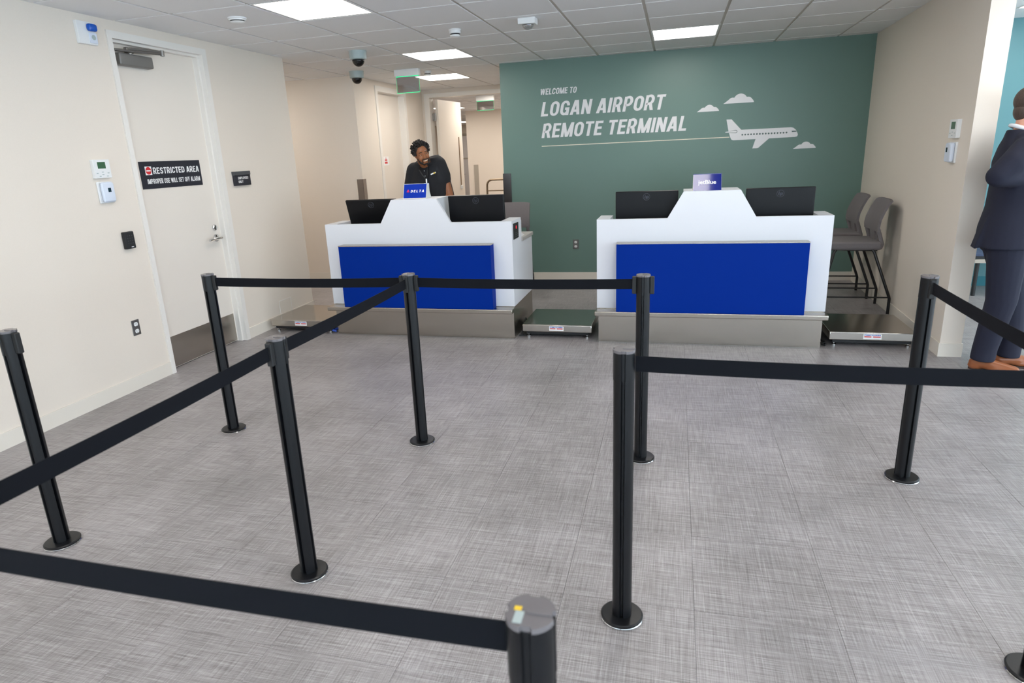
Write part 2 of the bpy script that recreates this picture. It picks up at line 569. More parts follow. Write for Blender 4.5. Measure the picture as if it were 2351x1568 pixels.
def sign_text(name, s, org, right, up, capH, width, m, parent, shear=0., t=.165, lift=.0012, gap_=.085):
    """flat printed capitals drawn with the stroke alphabet above"""
    g = glyphs(t)
    quads = []
    x = 0
    for ch in s:
        if ch == ' ':
            x += .26; continue
        wd, prims = g[ch]
        for pr_ in prims:
            if pr_[0] == 'd':
                _, x0, y0, x1, y1, hw = pr_
                quads.append([(x + x0 - hw / 2, y0), (x + x0 + hw / 2, y0), (x + x1 + hw / 2, y1), (x + x1 - hw / 2, y1)])
                continue
            pts = pr_[1]; n = len(pts); closed = pr_[0] == 'c'
            L, Rr = [], []
            for i, p in enumerate(pts):
                a = pts[i - 1] if (closed or i > 0) else p
                b = pts[(i + 1) % n] if (closed or i < n - 1) else p
                d1 = Vector((p[0] - a[0], p[1] - a[1])); d2 = Vector((b[0] - p[0], b[1] - p[1]))
                if d1.length < 1e-6: d1 = d2
                if d2.length < 1e-6: d2 = d1
                n1 = Vector((-d1.y, d1.x)).normalized(); n2 = Vector((-d2.y, d2.x)).normalized()
                nn = (n1 + n2).normalized()
                k = (t / 2) / max(.5, nn.dot(n1))
                L.append((x + p[0] + nn.x * k, p[1] + nn.y * k)); Rr.append((x + p[0] - nn.x * k, p[1] - nn.y * k))
            for i in range(n if closed else n - 1):
                j = (i + 1) % n
                quads.append([L[i], L[j], Rr[j], Rr[i]])
        x += wd + gap_
    tot = x - gap_ + shear
    kx = width / tot
    org, right, up = Vector(org), Vector(right).normalized(), Vector(up).normalized()
    nrm = right.cross(up).normalized()
    mb = MB()
    for qi, q in enumerate(quads):
        f = mb.bm.faces.new([mb.bm.verts.new(org + right * ((px + shear * py) * kx) + up * (py * capH) + nrm * (lift + (qi % 7) * .00006)) for px, py in q])
        if f.calc_area() > 0:
            f.normal_update()
            if f.normal.dot(nrm) < 0: f.normal_flip()
    return obj(name, mb, m, parent)


def copy_tree(o, parent=None):
    c = o.copy()
    COL.objects.link(c)
    if parent is not None: c.parent = parent
    for ch in list(o.children):
        if not ch.get('_new'): copy_tree(ch, c)
    return c


def place_copy(src, loc, label, rotz=0, group=None):
    c = copy_tree(src)
    c.location = loc
    c.rotation_euler = (0, 0, rotz)
    WLOC[c.name] = Vector(loc)
    c['label'] = label
    if group: c['group'] = group
    return c


# ================================================================== ROOM SHELL
ZC = 2.553
XL = -3.79
T = .612
GX0, GY0 = -1.488, 7.102          # ceiling grid lines
YG = lambda x: 7.8507 + .028 * x   # face of the green wall


def wallbox(name, boxes, m, prisms=()):
    mb = MB()
    for b in boxes: mb.box(*b)
    for p in prisms: mb.prism(*p)
    return struct(name, mb, m)


TOP = 2.62
# left wall with the restricted door opening
wall_left = wallbox('wall_left', [(-3.95, XL, -4.2, 3.95, 0, TOP), (-3.95, XL, 4.925, 6.09, 0, TOP), (-3.95, XL, 3.95, 4.925, 2.475, TOP)], PAINT)
wall_alcove = wallbox('wall_alcove', [(-6.2, -3.88, 7.75, 7.9, 0, TOP)], PAINT)
wall_alcove_side = wallbox('wall_alcove_side', [(-6.35, -6.2, 5.9, 7.9, 0, TOP), (-6.35, -3.95, 5.9, 6.03, 0, TOP)], PAINT)
wall_corridor = wallbox('wall_corridor', [(-4.03, -3.88, 7.9, 8.385, 0, TOP), (-4.03, -3.88, 9.335, 10.05, 0, TOP), (-4.03, -3.88, 8.385, 9.335, 2.475, TOP)], PAINT)
wall_end = wallbox('wall_end', [(-4.03, -3.79, 10.05, 10.2, 0, TOP), (-2.0, -1.2, 10.05, 10.2, 0, TOP), (-3.79, -2.0, 10.05, 10.2, 2.475, TOP)], PAINT)
mb = MB().prism([(-2.02, YG(-2.02)), (1.98, YG(1.98)), (1.98, YG(1.98) + .15), (-2.02, YG(-2.02) + .15)], 0, TOP, 'z')
wall_back = struct('wall_back', mb, GREEN)
wall_corridor_right = wallbox('wall_corridor_right', [(-1.35, -1.2, 7.97, 10.05, 0, TOP)], PAINT)
mb = MB().prism([(1.868, 5.08), (2.004, 5.08), (2.09, 7.98), (1.942, 7.98)], 0, TOP, 'z')
wall_right = struct('wall_right', mb, PAINT)
# right hand lobby
wall_teal = wallbox('wall_teal', [(2.06, 6.6, 7.65, 7.8, 0, TOP)], TEAL)
wall_rear = wallbox('wall_rear', [(-3.95, 6.6, -4.2, -4.05, 0, .35), (-3.95, 6.6, -4.2, -4.05, 2.3, TOP),
                                  (-3.95, -3.0, -4.2, -4.05, .35, 2.3), (-.4, .4, -4.2, -4.05, .35, 2.3), (5.6, 6.6, -4.2, -4.05, .35, 2.3)], PAINT)
wall_lobby = wallbox('wall_lobby', [(6.6, 6.75, -4.2, 7.8, 0, .35), (6.6, 6.75, -4.2, 7.8, 2.35, TOP),
                                    (6.6, 6.75, -4.2, -3.4, .35, 2.35), (6.6, 6.75, 1.3, 1.6, .35, 2.35), (6.6, 6.75, 6.6, 7.8, .35, 2.35)], PAINT)


def window(name, x0, x1, y0, y1, z0, z1, axis):
    n = 4
    mb = MB()
    if axis == 'x':     # wall runs along y
        xm = (x0 + x1) / 2
        for i in range(n + 1):
            yy = y0 + (y1 - y0) * i / n
            mb.box(xm - .03, xm + .03, max(y0, yy - .025), min(y1, yy + .025), z0, z1)
        mb.box(xm - .03, xm + .03, y0, y1, z0, z0 + .05); mb.box(xm - .03, xm + .03, y0, y1, z1 - .05, z1)
    else:
        ym = (y0 + y1) / 2
        for i in range(n + 1):
            xx = x0 + (x1 - x0) * i / n
            mb.box(max(x0, xx - .025), min(x1, xx + .025), ym - .03, ym + .03, z0, z1)
        mb.box(x0, x1, ym - .03, ym + .03, z0, z0 + .05); mb.box(x0, x1, ym - .03, ym + .03, z1 - .05, z1)
    o = struct(name, mb, SATIN)
    g = MB()
    for i in range(n):
        g = MB()
        if axis == 'x': g.box(xm - .004, xm + .004, y0 + (y1 - y0) * i / n + .025, y0 + (y1 - y0) * (i + 1) / n - .025, z0 + .05, z1 - .05)
        else: g.box(x0 + (x1 - x0) * i / n + .025, x0 + (x1 - x0) * (i + 1) / n - .025, ym - .004, ym + .004, z0 + .05, z1 - .05)
        obj('pane', g, GLASS, o)
    return o


window('window_1', 6.6, 6.75, -3.4, 1.3, .35, 2.35, 'x')
window('window_2', 6.6, 6.75, 1.6, 6.6, .35, 2.35, 'x')
window('window_3', -3.0, -.4, -4.2, -4.05, .35, 2.3, 'y')
window('window_4', .4, 5.6, -4.2, -4.05, .35, 2.3, 'y')

# far room behind the corridor doorway
wall_far = wallbox('wall_far', [(-4.72, -1.2, 15.4, 15.55, 0, TOP)], PAINT)
wall_far_left = wallbox('wall_far_left', [(-8.15, -8.0, 10.2, 22.2, 0, TOP), (-8.0, -4.03, 10.05, 10.2, 0, TOP)], PAINT)
wall_far_right = wallbox('wall_far_right', [(-1.2, -1.05, 10.05, 15.55, 0, TOP), (-4.87, -4.72, 15.4, 22.0, 0, TOP)], PAINT)
wall_far_end = wallbox('wall_far_end', [(-8.0, -4.7, 22.0, 22.15, 0, TOP)], PAINT)

# ---- baseboards
bbh = .1


def base(name, mb): return struct(name, mb, BASEB)


base('baseboard_left', MB().box(XL, XL + .008, -4.05, 3.945, 0, bbh).box(XL, XL + .008, 4.94, 6.09, 0, bbh).box(-3.95, XL + .008, 6.09, 6.098, 0, bbh))
base('baseboard_back', MB().prism([(-2.02, YG(-2.02) - .008), (1.94, YG(1.94) - .008), (1.94, YG(1.94)), (-2.02, YG(-2.02))], 0, bbh, 'z'))
base('baseboard_alcove', MB().box(-6.2, -3.872, 7.742, 7.75, 0, bbh).box(-3.88, -3.872, 7.75, 8.345, 0, bbh).box(-3.88, -3.872, 9.375, 10.05, 0, bbh))
base('baseboard_right', MB().prism([(1.868, 5.08), (1.942, 7.9), (1.934, 7.9), (1.860, 5.072), (2.012, 5.072), (2.085, 7.65), (2.077, 7.65), (2.004, 5.08)], 0, bbh, 'z'))
struct('baseboard_teal', MB().box(2.09, 6.6, 7.642, 7.65, 0, bbh), TEALD)

# ---- floor: slab, individual tiles where they can be told apart, one joined sheet elsewhere
FT = .457
FX0, FY0 = .105, 2.885
mb = MB().box(-8.2, 6.75, -4.2, 22.2, -.12, -.006)
floor = struct('floor', mb, mat('floor_joint', (112, 108, 106), .6))
tile_me = None
rest = MB()


def under_wall(x0, x1, y0, y1):
    return False


nfl = 0
ix0, ix1 = int((-3.79 - FX0) // FT), int((3.0 - FX0) // FT)
for i in range(-20, 16):
    for j in range(-17, 45):
        xa, ya = FX0 + i * FT, FY0 + j * FT
        xc, yc = xa + FT / 2, ya + FT / 2
        if xc < -8.1 or xc > 6.9 or yc > 22 or yc < -4.2: continue
        # the part of the floor the camera sees well
        seen = (ya > .75 and ya < 6.2 and xa > -3.9 - FT * .3 and xa < 2.7 and xc < .25 + .33 * (yc + 1.2) and xc > -1.0 - .92 * yc)
        if seen:
            x0c = max(xa, XL) if xa < XL else xa
            if tile_me is None:
                t = MB().box(-FT / 2 + .0004, FT / 2 - .0004, -FT / 2 + .0004, FT / 2 - .0004, -.005, 0, bev=.0007)
                tile_me = bpy.data.meshes.new('floor_tile')
                t.bm.to_mesh(tile_me); t.bm.free(); tile_me.materials.append(FLOOR)
            o = bpy.data.objects.new('floor_tile', tile_me)
            COL.objects.link(o); o.parent = floor; o.location = (xc, yc, 0)
            nfl += 1
        else:
            g = .0004
            rest.box(xa + g, xa + FT - g, ya + g, ya + FT - g, -.005, 0)
o = obj('floor_sheet', rest, FLOOR, floor)
o['kind'] = 'stuff'

# ---- ceiling: grid, tiles, light panels
LIGHTS = []          # (gx, gy) cell indices: cell spans GX0+gx*T .. +T
for gx in (-2, 2, 6, 10):
    for gy in (-13, -9, -5, -1):
        LIGHTS.append((gx, gy))
LIGHTS.remove((6, -1)); LIGHTS.append((7, -1))
LIGHTS += [(-3, 2), (-3, 6), (-6, 11), (-9, 21), (-7, -1), (-9, 9), (-2, 10), (-8, 15), (-3, 11), (-2, 12)]
ceiling = struct('ceiling', MB().box(-8.2, 6.75, -4.2, 22.2, ZC + .012, ZC + .1), TBAR)
# T bars (visible faces of the grid), part of the ceiling
tb = MB()
for k in range(-11, 14):
    x = GX0 + k * T
    tb.box(x - .012, x + .012, -4.05, 22.0, ZC + .007, ZC + .0125)
o = obj('grid_bar', tb, TBAR, ceiling); o['kind'] = 'stuff'
ct_me = None
crest = MB()
gap = .012


def in_room(x, y):
    if x > -3.79 and x < 1.95 and y < 7.8: return True
    if x > 1.95 and x < 6.6 and y < 7.65: return True
    if -3.88 < x < -1.35 and 7.7 < y < 10.05: return True
    if -6.2 < x <= -3.79 and 6.03 < y < 7.75: return True
    if -8.0 < x < -1.2 and 10.2 < y < 15.4: return True
    if -8.0 < x < -4.87 and 15.4 <= y < 22: return True
    return False


nct = 0
for i in range(-11, 14):
    for j in range(-19, 25):
        xa, ya = GX0 + i * T, GY0 + j * T
        xc, yc = xa + T / 2, ya + T / 2
        if (i, j) in LIGHTS: continue
        corners = [(xa + .02, ya + .02), (xa + T - .02, ya + .02), (xa + .02, ya + T - .02), (xa + T - .02, ya + T - .02)]
        if not any(in_room(*c) for c in corners): continue
        seen = 3.2 < yc < 10.3 and xc < 3.5 and xc > -4.6
        if seen:
            if ct_me is None:
                h = T / 2 - gap
                t = MB().box(-h, h, -h, h, 0, .010, bev=.0015)
                ct_me = bpy.data.meshes.new('ceiling_tile')
                t.bm.to_mesh(ct_me); t.bm.free(); ct_me.materials.append(TILE)
            o = bpy.data.objects.new('ceiling_tile', ct_me)
            COL.objects.link(o); o.parent = ceiling; o.location = (xc, yc, ZC)
            nct += 1
        else:
            crest.box(xa + gap, xa + T - gap, ya + gap, ya + T - gap, ZC, ZC + .010)
o = obj('ceiling_tile_sheet', crest, TILE, ceiling); o['kind'] = 'stuff'

LLAB = {(-2, -5): 'large bright square ceiling light nearest the camera, above the left door',
        (-2, -1): 'square ceiling light above the left check-in desk, behind the two domes',
        (2, -1): 'square ceiling light in front of the green welcome wall',
        (-3, 2): 'square ceiling light in the corridor beside the hanging exit sign',
        (-3, 6): 'square ceiling light just inside the far doorway',
        (-6, 11): 'small distant ceiling light seen under the second exit sign',
        (-9, 21): 'farthest ceiling light glimpsed through the doorway, above the pale grey door',
        (-7, -1): 'added unseen fill light in the alcove behind the left wall',  # added lamp, out of sight, brightens the alcove wall
        (-9, 9): 'added unseen fill light in the far room behind the corridor wall',  # added out of view to raise the far room's light level
        (-2, 10): 'added unseen fill light in the far room behind the green wall',  # extra unseen lamp, lifts the brightness beyond the doorway
        (-3, 11): 'added unseen fill light in the far room nearest its cream end wall',  # added unseen lamp that brightens the cream wall
        (-2, 12): 'added unseen fill light in the far right corner of the far room',  # second lamp added out of sight for a brighter cream wall
        (-8, 15): 'ceiling light in the far room hidden left of the open leaf',
        (7, -1): 'ceiling light in the lobby at the top right corner'}
for (i, j) in LIGHTS:
    xa, ya = GX0 + i * T, GY0 + j * T
    lab = LLAB.get((i, j))
    if lab is None:
        lab = 'ceiling light out of the picture, %s, %s' % (
            {-2: 'leftmost column', 2: 'right desk column', 6: 'first lobby column', 10: 'lobby window column'}[i],
            {-13: 'by the rear windows', -9: 'behind the viewpoint', -5: 'over the barrier posts', -1: 'level with the desks', }[j])
    t = thing('ceiling_light', (xa + T / 2, ya + T / 2, ZC), lab, 'ceiling light', 'square ceiling lights')
    g = .006
    fr = MB()
    fw = .017
    fr.box(xa + g, xa + T - g, ya + g, ya + g + fw, ZC, ZC + .011).box(xa + g, xa + T - g, ya + T - g - fw, ya + T - g, ZC, ZC + .011)
    fr.box(xa + g, xa + g + fw, ya + g + fw, ya + T - g - fw, ZC, ZC + .011).box(xa + T - g - fw, xa + T - g, ya + g + fw, ya + T - g - fw, ZC, ZC + .011)
    obj('frame', fr, WPLAST, t)
    obj('diffuser', MB().box(xa + g + fw, xa + T - g - fw, ya + g + fw, ya + T - g - fw, ZC + .003, ZC + .009), LIGHTW if ya > 10 or (i, j) == (-3, 2) else LIGHT, t)

# ---- door 1 (restricted area), in the left wall
d1 = struct('door_1', MB().box(-3.905, -3.863, 3.99, 4.868, .008, 2.42), DOORW, loc=(-3.863, 4.43, 0))
fr = MB()
for (ya, yb) in ((3.945, 3.985), (4.89, 4.942)):
    fr.box(-3.95, XL + .012, ya, yb, 0, 2.485)
fr.box(-3.95, XL + .012, 3.985, 4.89, 2.437, 2.485)
# stops
fr.box(-3.95, -3.858 + .045, 3.975, 3.988, 0, 2.45).box(-3.862, -3.8185, 4.872, 4.889, 0, 2.4195).box(-3.862, -3.818, 3.985, 4.89, 2.42, 2.44)
fr.box(-3.945, -3.91, 3.98, 4.9, 0, 2.44).box(-3.91, -3.862, 4.868, 4.875, 0, 2.44).box(-3.91, -3.862, 3.985, 4.89, 2.42, 2.44)
obj('door_frame', fr, TRIMW, d1)
obj('kick_plate', MB().box(-3.863, -3.861, 4.0, 4.86, .012, .262), STEEL, d1)
lv = MB().lathe([(0, 0), (.033, 0), (.033, .008), (.028, .014), (.012, .016), (.011, .05), (0, .05)], seg=24,
                M=Matrix.Translation((-3.863, 4.80, .955)) @ Matrix.Rotation(R(90), 4, 'Y'))
lv.tube([(-3.815, 4.815, .955), (-3.81, 4.77, .957), (-3.808, 4.71, .957), (-3.815, 4.66, .950)], .0115, 10)
obj('lever_handle', lv, CHROME, d1, smooth=40)
db = MB().lathe([(0, 0), (.026, 0), (.026, .01), (.02, .016), (0, .016)], seg=24, M=Matrix.Translation((-3.863, 4.80, 1.045)) @ Matrix.Rotation(R(90), 4, 'Y'))
obj('deadbolt', db, CHROME, d1, smooth=40)
# closer: body + arm
cl = obj('door_closer', MB().box(-3.863, -3.80, 4.045, 4.36, 2.275, 2.357, bev=.012, seg=3), GREYMET, d1, smooth=40)
ar = MB().box(-3.83, -3.80, 4.12, 4.19, 2.362, 2.40, bev=.006, seg=2).tube([(-3.81, 4.16, 2.392), (-3.775, 4.28, 2.395), (-3.745, 4.40, 2.392)], .011, 8)
ar.tube([(-3.745, 4.40, 2.378), (-3.78, 4.2, 2.374), (-3.82, 4.03, 2.372)], .009, 8).cyl((-3.745, 4.40, 2.365), (-3.745, 4.40, 2.405), .015, seg=12)
ar.cyl((-3.815, 4.16, 2.355), (-3.815, 4.16, 2.37), .014, seg=12)
obj('closer_arm', ar, SATIN, cl, smooth=40)

# ---- door 2 (corridor, fire notice)
d2 = struct('door_2', MB().box(-4.0, -3.965, 8.42, 9.3, .008, 2.42), DOORW, loc=(-3.965, 8.86, 0))
fr = MB()
for (ya, yb) in ((8.345, 8.41), (9.30, 9.375)):
    fr.box(-4.03, -3.868, ya, yb, 0, 2.49)
fr.box(-4.03, -3.868, 8.41, 9.30, 2.42, 2.49)
fr.box(-4.03, -4.005, 8.4, 9.31, 0, 2.45)
obj('door_frame', fr, TRIMW, d2)
obj('lever_handle', MB().lathe([(0, 0), (.03, 0), (.03, .01), (.012, .014), (.011, .05), (0, .05)], seg=20,
    M=Matrix.Translation((-3.965, 9.22, .98)) @ Matrix.Rotation(R(90), 4, 'Y')).tube([(-3.92, 9.22, .98), (-3.915, 9.12, .98)], .01, 8), CHROME, d2, smooth=40)

# ---- door 3: open leaf in the end doorway
d3 = struct('door_3', MB().box(-.022, .022, .0, .86, .008, 2.41,
            M=Matrix.Translation((-3.675, 10.13, 0)) @ Matrix.Rotation(R(-6.5), 4, 'Z')), DOORW, loc=(-3.675, 10.13, 0))
fr = MB().box(-3.835, -3.75, 10.02, 10.2, 0, 2.492).box(-2.05, -1.96, 10.02, 10.2, 0, 2.492).box(-3.75, -2.05, 10.02, 10.2, 2.432, 2.492)
obj('door_frame', fr, TRIMW, d3)
hg = MB()
for zz in (2.15, 1.52, .9, .25):
    hg = MB().cyl((-3.70, 10.118, zz - .06), (-3.70, 10.118, zz + .06), .011, seg=12).box(-3.745, -3.70, 10.112, 10.116, zz - .055, zz + .055)
    obj('hinge', hg, SATIN, d3)
ML3 = Matrix.Translation((-3.675, 10.13, 0)) @ Matrix.Rotation(R(-6.5), 4, 'Z')
obj('latch_rod', MB().box(.022, .034, .70, .714, 1.06, 1.85, M=ML3), CARTM, d3)
obj('latch_case', MB().box(.022, .05, .68, .735, 1.0, 1.06, bev=.006, M=ML3), WPLAST, d3)
# ---- door 4: distant pale grey door
d4 = struct('door_4', MB().box(-7.3, -6.15, 21.95, 22.0, 0, 2.18), DOORG, loc=(-6.7, 22.0, 0))
obj('door_frame', MB().box(-7.38, -7.3, 21.93, 22.0, 0, 2.26).box(-6.15, -6.07, 21.93, 22.0, 0, 2.26).box(-7.38, -6.07, 21.93, 22.0, 2.18, 2.26), BEIGEM, d4)
obj('door_rail', MB().box(-7.3, -6.15, 21.93, 21.95, 1.42, 1.46), BEIGEM, d4)
obj('lever_handle', MB().cyl((-7.2, 21.95, .92), (-7.2, 21.87, .92), .02, seg=12).tube([(-7.2, 21.88, .92), (-7.05, 21.88, .92)], .015, 8), CHROME, d4)

# ---- steel corner guards (fixed to wall corners)
obj('corner_guard', MB().box(-3.96, -3.878, 7.742, 7.75, .1, 1.315).box(-3.88, -3.872, 7.742, 7.83, .1, 1.315), GUARD, wall_alcove)
obj('corner_guard', MB().prism([(-2.03, YG(-2.03) - .008), (-1.93, YG(-1.93) - .008), (-1.93, YG(-1.93)), (-2.03, YG(-2.03))], .1, 1.315, 'z'), GUARD, wall_back)
obj('corner_guard', MB().box(-4.73, -4.62, 15.39, 15.4, .1, 1.315), BEIGEM, wall_far)

# ---- lettering and pictures on the green wall
wr = Vector((1, .028, 0)).normalized(); wu = Vector((0, 0, 1))
G = lambda x, z: Vector((x, YG(x), z))
sign_text('lettering', 'WELCOME TO', G(-1.551, 2.181), wr, wu, .066, .432, VINYLW, wall_back, shear=.16)
sign_text('lettering', 'LOGAN AIRPORT', G(-1.548, 1.944), wr, wu, .158, 1.42, VINYLW, wall_back, shear=.16)
sign_text('lettering', 'REMOTE TERMINAL', G(-1.545, 1.703), wr, wu, .158, 1.668, VINYLW, wall_back, shear=.16)


def decal(name, pts, m, lift=.0015):
    return obj(name, MB().poly([G(x, z) - Vector((0, lift, 0)) for x, z in pts]), m, wall_back)


decal('flight_line', [(-1.545, 1.606), (.56, 1.606), (.56, 1.614), (-1.545, 1.614)], VINYLC)
fus = [(.52, 1.797), (.573, 1.797), (.68, 1.682), (1.187, 1.682), (1.212, 1.676), (1.237, 1.655), (1.256, 1.623), (1.263, 1.602), (1.256, 1.584), (1.235, 1.579),
       (.60, 1.575), (.582, 1.583), (.57, 1.605), (.549, 1.666)]
plane = decal('airplane', fus, VINYLW)
WLOC[plane.name] = Vector((0, 0, 0))
obj('wing', MB().poly([G(x, z) - Vector((0, .0016, 0)) for x, z in [(.835, 1.581), (.977, 1.581), (.868, 1.483), (.855, 1.479), (.806, 1.479)]]), VINYLW, plane)
pw = MB()
for k in range(16):
    cx = .694 + k * (1.146 - .694) / 15
    pw.poly([G(cx + .0095 * math.cos(a), 1.629 + .0095 * math.sin(a)) - Vector((0, .0022, 0)) for a in [2 * PI * q / 14 for q in range(14)]])
o = obj('cabin_windows', pw, VINYLG, plane)
obj('cockpit_window', MB().poly([G(x, z) - Vector((0, .0022, 0)) for x, z in [(1.197, 1.645), (1.24, 1.645), (1.248, 1.633), (1.20, 1.631)]]), VINYLG, plane)


def pill(x0, x1, zc, r, lift):
    pts = []
    for q in range(9): pts.append((x1 - r + r * math.sin(q * PI / 8), zc - r * math.cos(q * PI / 8)))
    pts += [(x0, zc + r * .2), (x0, zc - r * .6)]
    return MB().poly([G(x, z) - Vector((0, lift, 0)) for x, z in pts])


obj('tailplane_outline', pill(.535, .640, 1.666, .017, .0024), VINYLG, plane)
obj('tailplane', pill(.515, .634, 1.666, .011, .003), VINYLW, plane)


def cloud(x0, x1, zb, h):
    L = x1 - x0
    circ = [(.16, .0, .16), (.30, .02, .17), (.555, h / L - .23, .23), (.80, .03, .16), (.88, .0, .12)]
    pts = [(x0, zb)]
    n = 60
    top = []
    for q in range(n + 1):
        u = q / n
        hh = 0
        for (cu, cz, rr) in circ:
            if abs(u - cu) < rr: hh = max(hh, cz + math.sqrt(rr * rr - (u - cu) ** 2))
        if u < .2: hh = min(hh, u * .75)
        top.append((x0 + u * L, zb + max(.004, hh * L)))
    return [(x0, zb), (x1, zb)] + top[::-1]


decal('cloud', cloud(.205, .437, 1.892, .07), VINYLW)
decal('cloud', cloud(.481, .793, 1.962, .096), VINYLW)
decal('cloud', cloud(1.225, 1.452, 1.455, .07), VINYLW)

# ================================================================== CHECK-IN DESKS
def desk(x0, label):
    W = 1.722
    x1 = x0 + W
    y = 5.2
    t = thing('checkin_desk', (x0 + W / 2, y, 0), label, 'desk', 'white check-in desks')
    hx = [x0 + .545, x0 + .661, x0 + 1.072, x0 + 1.190]
    obj('front_panel', MB().prism([(x0, .288), (x1, .288), (x1, 1.01), (hx[3], 1.01), (hx[2], 1.21), (hx[1], 1.21), (hx[0], 1.01), (x0, 1.01)], y, y + .03), WHITEL, t)
    obj('privacy_hood', MB().box(hx[1], hx[2], y + .03, y + .335, .83, 1.21), WHITEL, t)
    for (a, b) in ((x0, x0 + .1), (x1 - .1, x1)):
        obj('side_panel', MB().prism([(y + .03, .288), (y + .765, .288), (y + .765, .80), (y + .335, .80), (y + .335, 1.01), (y + .03, 1.01)], a, b, 'x'), WHITEL, t)
    obj('worktop', MB().box(x0 + .1, x1 - .1, y + .03, y + .335, .80, .83).box(x0 - .012, x1 + .012, y + .335, y + .775, .80, .832, bev=.003), COUNTER, t)
    obj('kick_base', MB().box(x0 + .012, x1 - .012, y + .004, y + .76, 0, .288), STEEL, t)
    obj('bumper_rail', MB().box(x0 - .008, x1 + .004, y - .115, y + .004, .246, .284, bev=.006, seg=2), STEEL, t, smooth=40)
    px0, px1 = x0 + .164, x0 + 1.558
    obj('blue_panel', MB().box(px0, px1, y - .10, y, .284, .826), BLUEP, t)
    obj('panel_cap', MB().box(px0 - .002, px1 + .002, y - .102, y, .826, .832), STEEL, t)
    return t, hx, y


deskA, hA, _ = desk(-3.021, 'left white check-in desk with blue front panel, under the red triangle sign')
deskB, hB, _ = desk(-.599, 'right white check-in desk with blue front panel, before the green wall')


def monitor(cx, yb, w, ztop, tilt, label, yaw=0):
    h = .31
    t = thing('monitor', (cx, yb, .832), label, 'monitor', 'black monitors on the check-in desks', R(yaw))
    # local: back faces -y ; tilt leans the top towards -y
    zc = ztop - .832 - h * math.cos(R(tilt)) / 2
    M = Matrix.Translation((0, 0, zc)) @ Matrix.Rotation(R(tilt), 4, 'X')
    obj('shell', MB().box(-w / 2, w / 2, -.016, .012, -h / 2, h / 2, bev=.006, seg=2, M=M), MON, t, smooth=35, local=True)
    obj('screen', MB().box(-w / 2 + .008, w / 2 - .008, .012, .0135, -h / 2 + .018, h / 2 - .008, M=M), SCREEN, t, local=True)
    obj('stand', MB().box(-.03, .03, -.05, -.025, -zc + .012, -.09, bev=.004, M=Matrix.Translation((0, .012, zc))).box(-.11, .11, -.1, .1, 0, .012, bev=.004), MON, t, local=True)
    # round logo with two slanted letters, high on the shell
    lz = h / 2 - .045
    cM = M @ Matrix.Translation((0, -.0165, lz))
    ring = MB().tube([tuple(cM @ Vector((.0265 * math.cos(q), 0, .0265 * math.sin(q)))) for q in [2 * PI * k / 32 for k in range(32)]], .0016, 6, closed=True)
    lo = obj('logo', ring, LOGOG, t, smooth=True, local=True)
    WLOC[lo.name] = Vector((0, 0, 0))
    o0 = M @ Vector((0, -.0163, lz - .010)); rx = (M.to_3x3() @ Vector((1, 0, 0))); uz = (M.to_3x3() @ Vector((0, 0, 1)))
    text('lettering', 'hp', o0, rx, uz, .028, .034, LOGOG, lo, shear=.25, bold=.01, align='C')
    return t


monitor(-2.625, 5.40, .49, 1.209, 17, 'black monitor left of the red triangle sign on the left desk')
monitor(-1.655, 5.41, .50, 1.219, 6, 'black monitor right of the red triangle sign, beside the employee')
monitor(-.222, 5.40, .49, 1.211, 4, 'black monitor at the left end of the right desk')
monitor(.772, 5.40, .49, 1.208, 4, 'black monitor at the right end of the right desk, nearest the stools')

# scale read-out let into the side of the left desk
t = thing('weight_display', (-1.299, 5.33, .83), 'black weight display with red digit on the left desk side', 'display')
obj('housing', MB().prism([(5.242, .853), (5.413, .853), (5.416, .981), (5.242, .984)], -1.299, -1.293, 'x'), BLACKM, t)
text('lettering', '0', (-1.293, 5.318, .935), (0, 1, 0), (0, 0, 1), .026, .022, REDEM, t, bold=.03, lift=.001)
obj('keypad_print', MB().box(-1.2928, -1.2924, 5.27, 5.39, .868, .872).box(-1.2928, -1.2924, 5.27, 5.39, .884, .888).box(-1.2928, -1.2924, 5.28, 5.37, .90, .903), SIGNGRY, t)
# small roll of tags behind
t = thing('label_roll', (-1.33, 5.60, .832), 'small white roll of tags on the left desk corner behind the display', 'label roll')
obj('tag_strip', MB().box(-1.335, -1.325, 5.56, 5.66, .832, .975, bev=.002), WPLAST, t)
obj('tag_tail', MB().prism([(5.60, .832), (5.74, .832), (5.60, .87)], -1.335, -1.315, 'x'), WPLAST, t)
for zz in (.855, .94):
    obj('blue_mark', MB().box(-1.3252, -1.323, 5.565, 5.64, zz, zz + .01), BLUECABLE, t)

# tent sign with red widget on the left desk
t = thing('counter_sign', (-2.17, 5.31, 1.21), 'blue tent sign with red triangle and white word on the left desk', 'sign')
y0s, y1s = 5.26, 5.30
sx0, sx1 = -2.27, -2.055
tent = [(5.255, 1.2105), (5.262, 1.2105), (5.303, 1.33), (5.308, 1.33), (5.37, 1.2105), (5.377, 1.2105), (5.312, 1.335), (5.300, 1.335)]
obj('acrylic_tent', MB().prism([(5.255, 1.2105), (5.377, 1.2105), (5.310, 1.334), (5.302, 1.334)], sx0, sx1, 'x'), ACRYL, t)
fu = Vector((0, .047, .1235)).normalized()
fo = Vector((sx0, 5.2545, 1.2105))
pr = Vector((1, 0, 0))
nf = pr.cross(fu)
obj('print', MB().poly([fo + pr * a + fu * b + nf * .001 for a, b in ((.004, .007), (.211, .007), (.211, .129), (.004, .129))]), SIGNBLUE, t)
sign_text('lettering', 'DELTA', fo + pr * .068 + fu * .056, pr, fu, .021, .126, PRINTW, t, lift=.002, gap_=.26, shear=.1)
wx, wz = .030, .056
